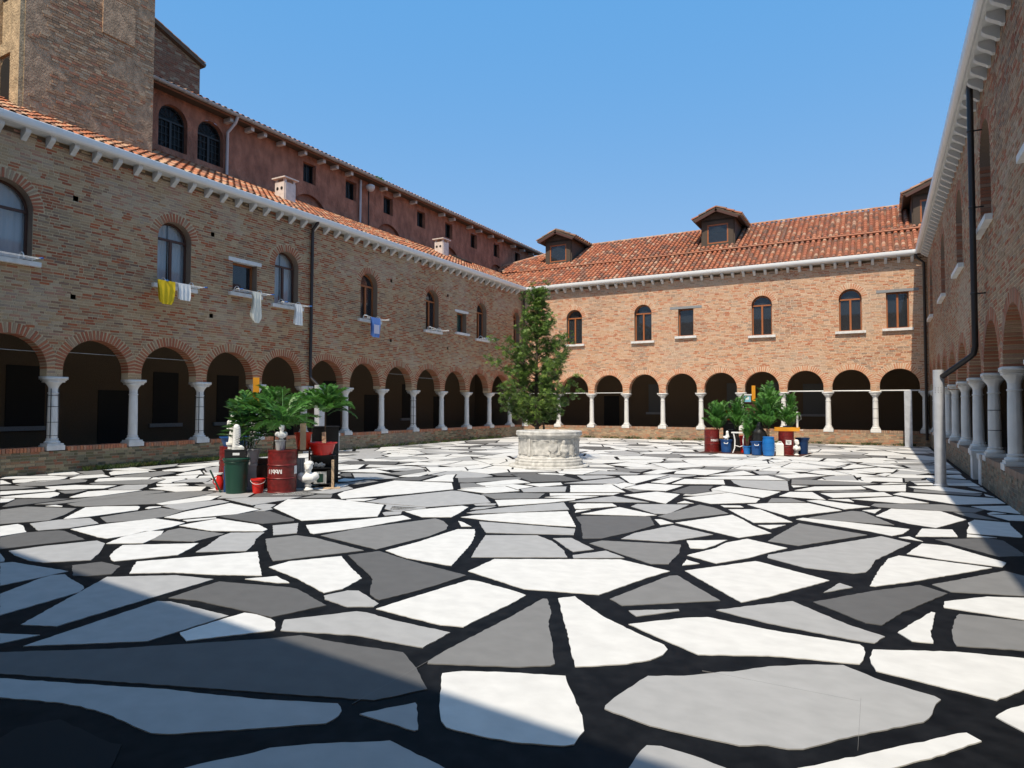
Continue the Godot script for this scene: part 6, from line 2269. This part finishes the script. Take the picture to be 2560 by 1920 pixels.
	stone(3, [-1479,-1521,-1521,-1633,-1372,-1705,-1308,-1603])
	stone(1, [-1233,-1335,-1179,-1367,-1054,-1311,-1082,-1260,-1129,-1233])
	stone(0, [-1140,-1169,-1168,-1234,-1110,-1241,-1113,-1187])
	stone(2, [-1101,-1137,-1092,-1234,-1050,-1227,-1051,-1155])
	stone(0, [-1075,-1334,-1087,-1366,-1050,-1422,-1031,-1356])
	stone(3, [-1043,-1268,-1051,-1335,-1012,-1410,-978,-1292])
	stone(0, [-964,-1286,-999,-1434,-984,-1457,-937,-1376,-893,-1313])
	stone(0, [-1176,-1586,-1076,-1640,-1013,-1558,-1083,-1482])
	stone(0, [-1302,-1602,-1306,-1718,-1185,-1739,-1186,-1652])
	stone(0, [-1411,-1688,-1412,-1810,-1298,-1782,-1315,-1729])
	stone(1, [-1288,-1815,-1294,-2010,-1208,-1891,-1249,-1800])
	stone(2, [-926,-1383,-798,-1486,-779,-1438,-852,-1314,-875,-1309])
	stone(2, [-858,-1289,-835,-1313,-779,-1268,-810,-1221])
	stone(0, [-827,-1310,-796,-1410,-788,-1436,-724,-1389,-765,-1312,-789,-1280])
	stone(0, [-798,-1190,-741,-1297,-672,-1240,-697,-1195,-716,-1171])
	stone(2, [-715,-1153,-667,-1206,-607,-1230,-587,-1160,-656,-1107])
	stone(0, [-647,-1094,-607,-1130,-521,-1188,-514,-1174,-546,-1108,-602,-1032])
	stone(1, [-611,-939,-609,-966,-579,-1035,-520,-1133,-475,-1059,-547,-981,-598,-937])
	stone(1, [-654,-1029,-641,-1051,-620,-1055,-614,-1037,-641,-1016])
	stone(1, [-623,-968,-630,-999,-604,-1028,-607,-992])
	stone(0, [-596,-899,-587,-924,-546,-975,-470,-1040,-433,-975,-399,-913,-445,-903,-540,-894])
	stone(1, [-548,-878,-493,-886,-393,-897,-376,-853,-491,-806,-521,-842])
	stone(1, [-427,-667,-446,-707,-482,-789,-419,-825,-384,-800,-347,-756,-327,-723])
	stone(0, [-394,-609,-398,-672,-268,-744,-202,-718,-214,-683,-236,-595,-308,-577])
	stone(3, [-562,-602,-544,-638,-486,-618,-386,-593,-390,-552,-397,-514,-407,-478,-414,-480,-427,-488,-440,-503,-461,-531,-473,-541,-510,-566])
	stone(0, [-597,-514,-599,-544,-565,-594,-525,-564,-474,-529,-463,-489,-469,-470,-534,-496])
	stone(1, [-462,-463,-455,-487,-445,-492,-423,-481,-400,-469,-398,-460,-418,-448,-453,-455])
	stone(0, [-392,-456,-387,-493,-373,-578,-362,-579,-316,-567,-296,-559,-295,-537,-298,-471,-298,-454,-317,-449])
	stone(1, [-421,-375,-439,-395,-402,-442,-392,-444,-357,-439,-300,-438,-299,-401,-329,-398,-361,-396])
	stone(3, [-583,-386,-589,-423,-592,-447,-512,-467,-502,-467,-438,-442,-454,-394,-474,-395,-553,-394])
	stone(0, [-486,-332,-486,-361,-484,-391,-471,-393,-451,-391,-441,-387,-429,-377,-426,-373,-434,-362,-465,-323])
	stone(0, [-578,-467,-558,-491,-526,-479,-536,-473])
	stone(0, [-704,-421,-726,-437,-750,-457,-672,-561,-617,-518,-574,-485,-620,-463,-667,-447])
	stone(0, [-805,-457,-827,-474,-854,-501,-780,-557,-768,-542,-741,-502,-774,-445,-786,-448])
	stone(1, [-942,-412,-935,-450,-912,-501,-885,-496,-835,-462,-804,-435,-839,-401,-862,-398,-906,-403])
	stone(3, [-795,-410,-784,-436,-745,-435,-718,-410,-731,-393,-746,-386])
	stone(1, [-878,-376,-871,-385,-771,-394,-768,-368,-768,-329])
	stone(1, [-734,-315,-762,-360,-768,-375,-760,-385,-732,-377,-694,-369,-685,-365,-675,-356,-660,-283])
	stone(1, [-617,-280,-680,-362,-710,-401,-653,-441,-605,-450,-597,-374,-587,-292])
	stone(1, [-560,-256,-582,-375,-570,-380,-489,-379,-490,-308])
	stone(1, [-608,-261,-576,-275,-582,-250])
	stone(1, [-938,-401,-896,-388,-883,-382,-884,-378])
	stone(3, [-596,-220,-561,-242,-498,-285,-466,-313,-421,-351,-398,-375,-364,-377,-306,-386,-279,-367,-253,-344,-272,-315,-344,-288,-397,-268,-516,-223,-556,-206])
	stone(1, [-549,-204,-508,-219,-392,-264,-336,-281,-297,-297,-288,-301,-279,-295,-276,-289,-276,-279,-305,-256,-334,-234,-342,-228,-351,-224,-359,-224,-368,-224,-395,-225,-419,-223,-433,-220,-475,-205,-511,-190])
	stone(5, [-411,-163,-417,-181,-422,-191,-412,-208,-360,-207,-353,-209,-335,-193,-316,-182,-374,-149])
	stone(1, [-303,-211,-296,-223,-285,-238,-282,-245,-269,-256,-232,-282,-226,-281,-190,-274,-177,-260,-299,-191])
	stone(1, [-267,-297,-265,-301,-248,-325,-245,-323,-226,-299,-227,-297,-262,-297])
	stone(0, [-259,-369,-249,-379,-219,-393,-185,-406,-181,-399,-168,-381,-151,-355,-145,-343,-145,-336,-144,-327,-148,-323,-174,-313,-192,-310,-214,-309,-221,-314,-233,-329,-243,-344])
	stone(2, [-277,-497,-277,-557,-273,-558,-253,-525,-243,-499,-228,-472,-214,-447,-200,-421,-201,-417,-223,-402,-262,-385,-278,-378,-280,-382,-281,-402,-280,-431])
	stone(0, [-265,-565,-254,-579,-248,-572,-234,-559,-204,-532,-172,-511,-144,-495,-139,-487,-139,-475,-144,-461,-156,-446,-185,-424,-186,-424,-208,-463,-217,-481,-230,-503])
	stone(2, [-222,-587,-197,-698,-190,-704,-131,-633,-205,-573])
	stone(1, [-195,-562,-158,-588,-156,-584,-184,-550])
	stone(0, [-188,-728,-128,-814,-122,-812,-47,-762,-64,-727,-94,-667,-113,-637])
	stone(1, [-128,-602,-91,-644,-72,-664,-25,-616,2,-598,-5,-578,-23,-578,-83,-587])
	stone(0, [-183,-527,-146,-567,-130,-578,-80,-570,-15,-569,-12,-563,-11,-553,-12,-535,-14,-526,-43,-519,-72,-511,-117,-488])
	stone(1, [-145,-374,-146,-378,-144,-397,-137,-433,-116,-445,-106,-454,-96,-464,-89,-468,-69,-490,-45,-507,-24,-518,0,-501,28,-491,31,-487,28,-479,26,-469,23,-455,20,-448,-6,-420,-17,-407,-25,-397,-37,-382,-44,-378,-54,-377,-67,-369,-86,-368,-115,-367,-139,-372])
	stone(1, [-110,-345,-103,-348,-81,-346,-69,-343,-59,-337,-111,-302,-111,-319,-111,-338])
	stone(0, [-38,-360,-10,-390,22,-426,36,-442,40,-445,46,-438,21,-404,2,-382,-5,-370,-54,-342])
	stone(0, [-8,-543,-6,-562,47,-587,89,-596,108,-601,94,-554,78,-530,61,-503,-4,-518,-7,-531])
	stone(0, [57,-476,64,-490,74,-503,100,-524,86,-456,68,-462])
	stone(2, [52,-659,56,-686,59,-695,105,-699,136,-707,119,-624,49,-602,48,-614,49,-638])
	stone(0, [51,-733,88,-772,118,-784,153,-796,136,-707,105,-704,49,-711])
	stone(0, [11,-614,38,-690,41,-689,34,-627,34,-600,20,-597])
	stone(3, [-55,-671,-8,-739,34,-788,56,-766,43,-737,15,-674,0,-628,-12,-628])
	stone(1, [-49,-710,-37,-756,-25,-745])
	stone(2, [45,-796,119,-902,134,-886,171,-886,153,-796,119,-792,59,-774])
	stone(0, [-10,-760,-2,-838,8,-907,19,-931,109,-913,28,-800,-5,-760])
	stone(0, [28,-947,48,-1029,76,-1028,127,-951,120,-923,63,-933])
	stone(3, [65,-1069,129,-1116,145,-1106,154,-1020,152,-1003,125,-983])
	stone(1, [-120,-856,-50,-973,1,-1058,35,-1024,10,-941,-6,-889,-9,-852,-15,-819,-26,-807,-75,-809,-118,-840])
	stone(2, [-132,-944,-128,-983,-110,-1113,-16,-1059,-93,-932])
	stone(0, [-205,-805,-184,-864,-179,-904,-159,-946,-104,-910,-122,-869,-137,-829,-165,-780])
	stone(0, [-228,-893,-181,-924,-189,-877,-196,-853,-212,-848])
	stone(0, [-197,-751,-200,-782,-182,-770])
	stone(2, [-335,-811,-327,-836,-228,-863,-216,-808,-214,-768,-212,-750,-230,-740])
	stone(1, [-309,-861,-306,-909,-275,-997,-206,-953,-247,-873])
	stone(1, [-391,-817,-370,-832,-316,-780,-333,-753])
	stone(1, [-326,-737,-300,-780,-267,-755,-319,-723])
	stone(3, [-434,-993,-427,-1009,-330,-1058,-300,-985,-311,-920,-333,-849,-355,-836,-399,-934])
	stone(0, [-315,-1035,-306,-1040,-279,-1015,-293,-991])
	stone(0, [-278,-1021,-216,-1144,-191,-1102,-169,-1055,-136,-1006,-170,-948])
	stone(2, [-319,-1066,-290,-1232,-258,-1207,-224,-1155,-288,-1043])
	stone(0, [-438,-1025,-408,-1129,-324,-1076,-339,-1060])
	stone(1, [-393,-1147,-393,-1183,-307,-1222,-311,-1099,-332,-1090])
	stone(0, [-489,-1108,-493,-1132,-435,-1165,-416,-1138,-459,-1075,-470,-1073])
	stone(0, [-452,-1031,-462,-1059,-442,-1078])
	stone(1, [-514,-1144,-469,-1263,-380,-1214])
	stone(0, [-457,-1290,-414,-1375,-360,-1357,-348,-1212])
	stone(0, [-341,-1308,-276,-1435,-205,-1368,-204,-1313,-275,-1254])
	stone(0, [-332,-1232,-327,-1268,-304,-1244])
	stone(0, [-600,-1238,-474,-1314,-475,-1280,-583,-1205])
	stone(0, [-582,-1178,-552,-1223,-493,-1243,-517,-1193])
	stone(0, [-620,-1388,-542,-1447,-469,-1334,-570,-1276])
	stone(1, [-684,-1267,-675,-1318,-617,-1360,-582,-1277,-655,-1226])
	stone(0, [-722,-1358,-661,-1423,-638,-1386,-668,-1327])
	stone(1, [-648,-1415,-611,-1518,-578,-1593,-535,-1522,-540,-1472])
	stone(3, [-850,-1526,-846,-1556,-743,-1585,-637,-1492,-726,-1399])
	stone(0, [-593,-1642,-489,-1727,-501,-1490,-516,-1500])
	stone(1, [-692,-1591,-631,-1633,-591,-1611,-638,-1509])
	stone(0, [-478,-1541,-467,-1674,-435,-1670,-439,-1531])
	stone(0, [-495,-1413,-477,-1511,-393,-1511,-400,-1396,-457,-1390])
	stone(2, [-491,-1389,-435,-1385,-454,-1343])
	stone(3, [-385,-1385,-378,-1514,-332,-1541,-325,-1465,-316,-1436,-342,-1370])
	stone(0, [-323,-1478,-314,-1554,-184,-1506,-197,-1413,-203,-1390])
	stone(1, [-321,-1688,-239,-1721,-196,-1732,-171,-1536,-212,-1528,-275,-1566,-300,-1618])
	stone(0, [-426,-1536,-427,-1653,-337,-1682,-315,-1585])
	stone(0, [-413,-1693,-361,-1759,-256,-1844,-201,-1752,-241,-1738,-374,-1687])
	stone(1, [-685,-1629,-688,-1745,-565,-1728,-564,-1697])
	stone(0, [-735,-1937,-715,-2059,-585,-1957,-625,-1902])
	stone(0, [-638,-2059,-549,-2142,-464,-2029,-540,-1910])
	stone(0, [-582,-2236,-574,-2274,-330,-2352,-311,-2243,-373,-2124,-475,-2049,-520,-2089])
	stone(0, [-498,-1842,-475,-1932,-377,-1933,-400,-1776,-486,-1775])
	stone(0, [-394,-1776,-336,-1953,-290,-1854,-338,-1795])
	stone(0, [-561,-1738,-557,-1863,-495,-1891,-520,-1740])
	stone(0, [-807,-1590,-794,-1612,-734,-1611,-727,-1581,-789,-1575])
	stone(2, [-453,-1953,-455,-2034,-385,-2062,-383,-1962])
	stone(2, [-667,-1818,-578,-1863,-576,-1762,-648,-1785])
	stone(0, [-370,-2006,-365,-2083,-287,-2111,-300,-2022])
	stone(1, [-311,-1952,-248,-1985,-246,-1916,-279,-1861])
	stone(0, [-256,-2129,-248,-2295,-214,-2295,-111,-2172,-248,-2113])
	stone(0, [-226,-2339,-136,-2457,-84,-2372,-114,-2240])
	stone(0, [-98,-2201,-71,-2360,-9,-2289,-89,-2159])
	stone(0, [-68,-2155,0,-2267,44,-2221,33,-2121,-12,-2075])
	stone(1, [31,-2061,52,-2193,122,-2151,92,-2082])
	stone(0, [-174,-1995,-161,-2056,-122,-2091,-68,-1985,-119,-1941])
	stone(0, [-242,-1866,-176,-1953,-120,-1920,-201,-1804])
	stone(1, [-128,-1866,-107,-1924,-62,-1968,-49,-1841,-116,-1814])
	stone(0, [-41,-1870,-40,-1931,51,-1955,49,-1852,-33,-1833])
	stone(0, [17,-1983,26,-2026,118,-2073,192,-2022,129,-2000,56,-1968])
	stone(2, [-180,-1661,-191,-1779,-141,-1793,-3,-1791,-31,-1742])
	stone(0, [-178,-1644,-142,-1649,-169,-1601])
	stone(0, [-161,-1549,-129,-1644,-38,-1707,-26,-1650,-145,-1549])
	stone(0, [-37,-1713,54,-1792,49,-1651,-1,-1628])
	stone(0, [-178,-1432,-167,-1514,-125,-1534,-92,-1421])
	stone(0, [-108,-1522,8,-1609,23,-1554,-82,-1460])
	stone(2, [-113,-1543,-80,-1600,-12,-1622,-31,-1597])
	stone(0, [57,-1752,120,-1797,190,-1708,157,-1680,67,-1729])
	stone(2, [66,-1699,117,-1697,187,-1685,178,-1641,64,-1653])
	stone(0, [24,-1580,40,-1625,203,-1612,206,-1534,126,-1473])
	stone(0, [-49,-1457,30,-1544,81,-1470,35,-1440])
	stone(0, [-123,-1388,-103,-1410,-15,-1362,-55,-1305])
	stone(0, [-214,-1278,-183,-1316,-117,-1354,-58,-1287,-131,-1173,-170,-1222])
	stone(2, [-185,-1326,-187,-1388,-153,-1406,-122,-1364])
	stone(0, [-88,-1430,-53,-1454,-43,-1414])
	stone(2, [-14,-1379,-9,-1410,100,-1461,163,-1429,142,-1375,-3,-1364])
	stone(0, [-27,-1307,2,-1342,-8,-1281])
	stone(2, [-102,-1178,-43,-1290,-26,-1289,19,-1170,-92,-1166])
	stone(0, [-118,-1150,-110,-1170,-43,-1162,38,-1141,29,-1097,14,-1069,-16,-1094])
	stone(0, [-6,-1253,18,-1356,92,-1364,121,-1283,73,-1173,36,-1197])
	stone(0, [43,-1081,54,-1155,93,-1168,94,-1107])
	stone(0, [110,-1164,119,-1220,120,-1250,132,-1288,177,-1282,174,-1252,174,-1159,171,-1145,109,-1145])
	stone(0, [108,-1136,141,-1126,105,-1111])
	stone(2, [110,-1360,137,-1369,167,-1301,130,-1311])
	stone(0, [146,-1462,209,-1504,208,-1397,166,-1423])
	stone(0, [159,-1375,170,-1402,188,-1392,162,-1365])
	stone(0, [159,-1360,211,-1383,200,-1314,180,-1308])
	stone(0, [22,-1061,35,-1076,50,-1045])
	stone(0, [-233,-1201,-185,-1230,-120,-1118,-172,-1083,-200,-1135])
	stone(0, [-255,-1243,-223,-1258,-214,-1239,-245,-1224])
	stone(0, [-163,-1063,-126,-1088,-141,-1041,-145,-1042])
	stone(0, [155,-2098,190,-2133,190,-2009,149,-2013])
	stone(0, [139,-1871,197,-1914,201,-1841,139,-1824])
	stone(1, [175,-1814,202,-1817,200,-1725])
	stone(0, [191,-1685,202,-1633,189,-1647])
	stone(1, [66,-1885,110,-1937,117,-1889,72,-1851])
	stone(0, [72,-1832,110,-1863,112,-1821,77,-1800])
	stone(0, [3,-1781,21,-1819,57,-1826,9,-1774])
	stone(0, [-110,-2511,44,-2553,50,-2503,-67,-2455])
	stone(0, [-333,-2407,-277,-2463,-259,-2400,-296,-2287])
	stone(0, [-35,-2357,38,-2386,69,-2291,0,-2303])
	stone(0, [-116,-2087,-58,-2136,-9,-2055,-73,-2039])
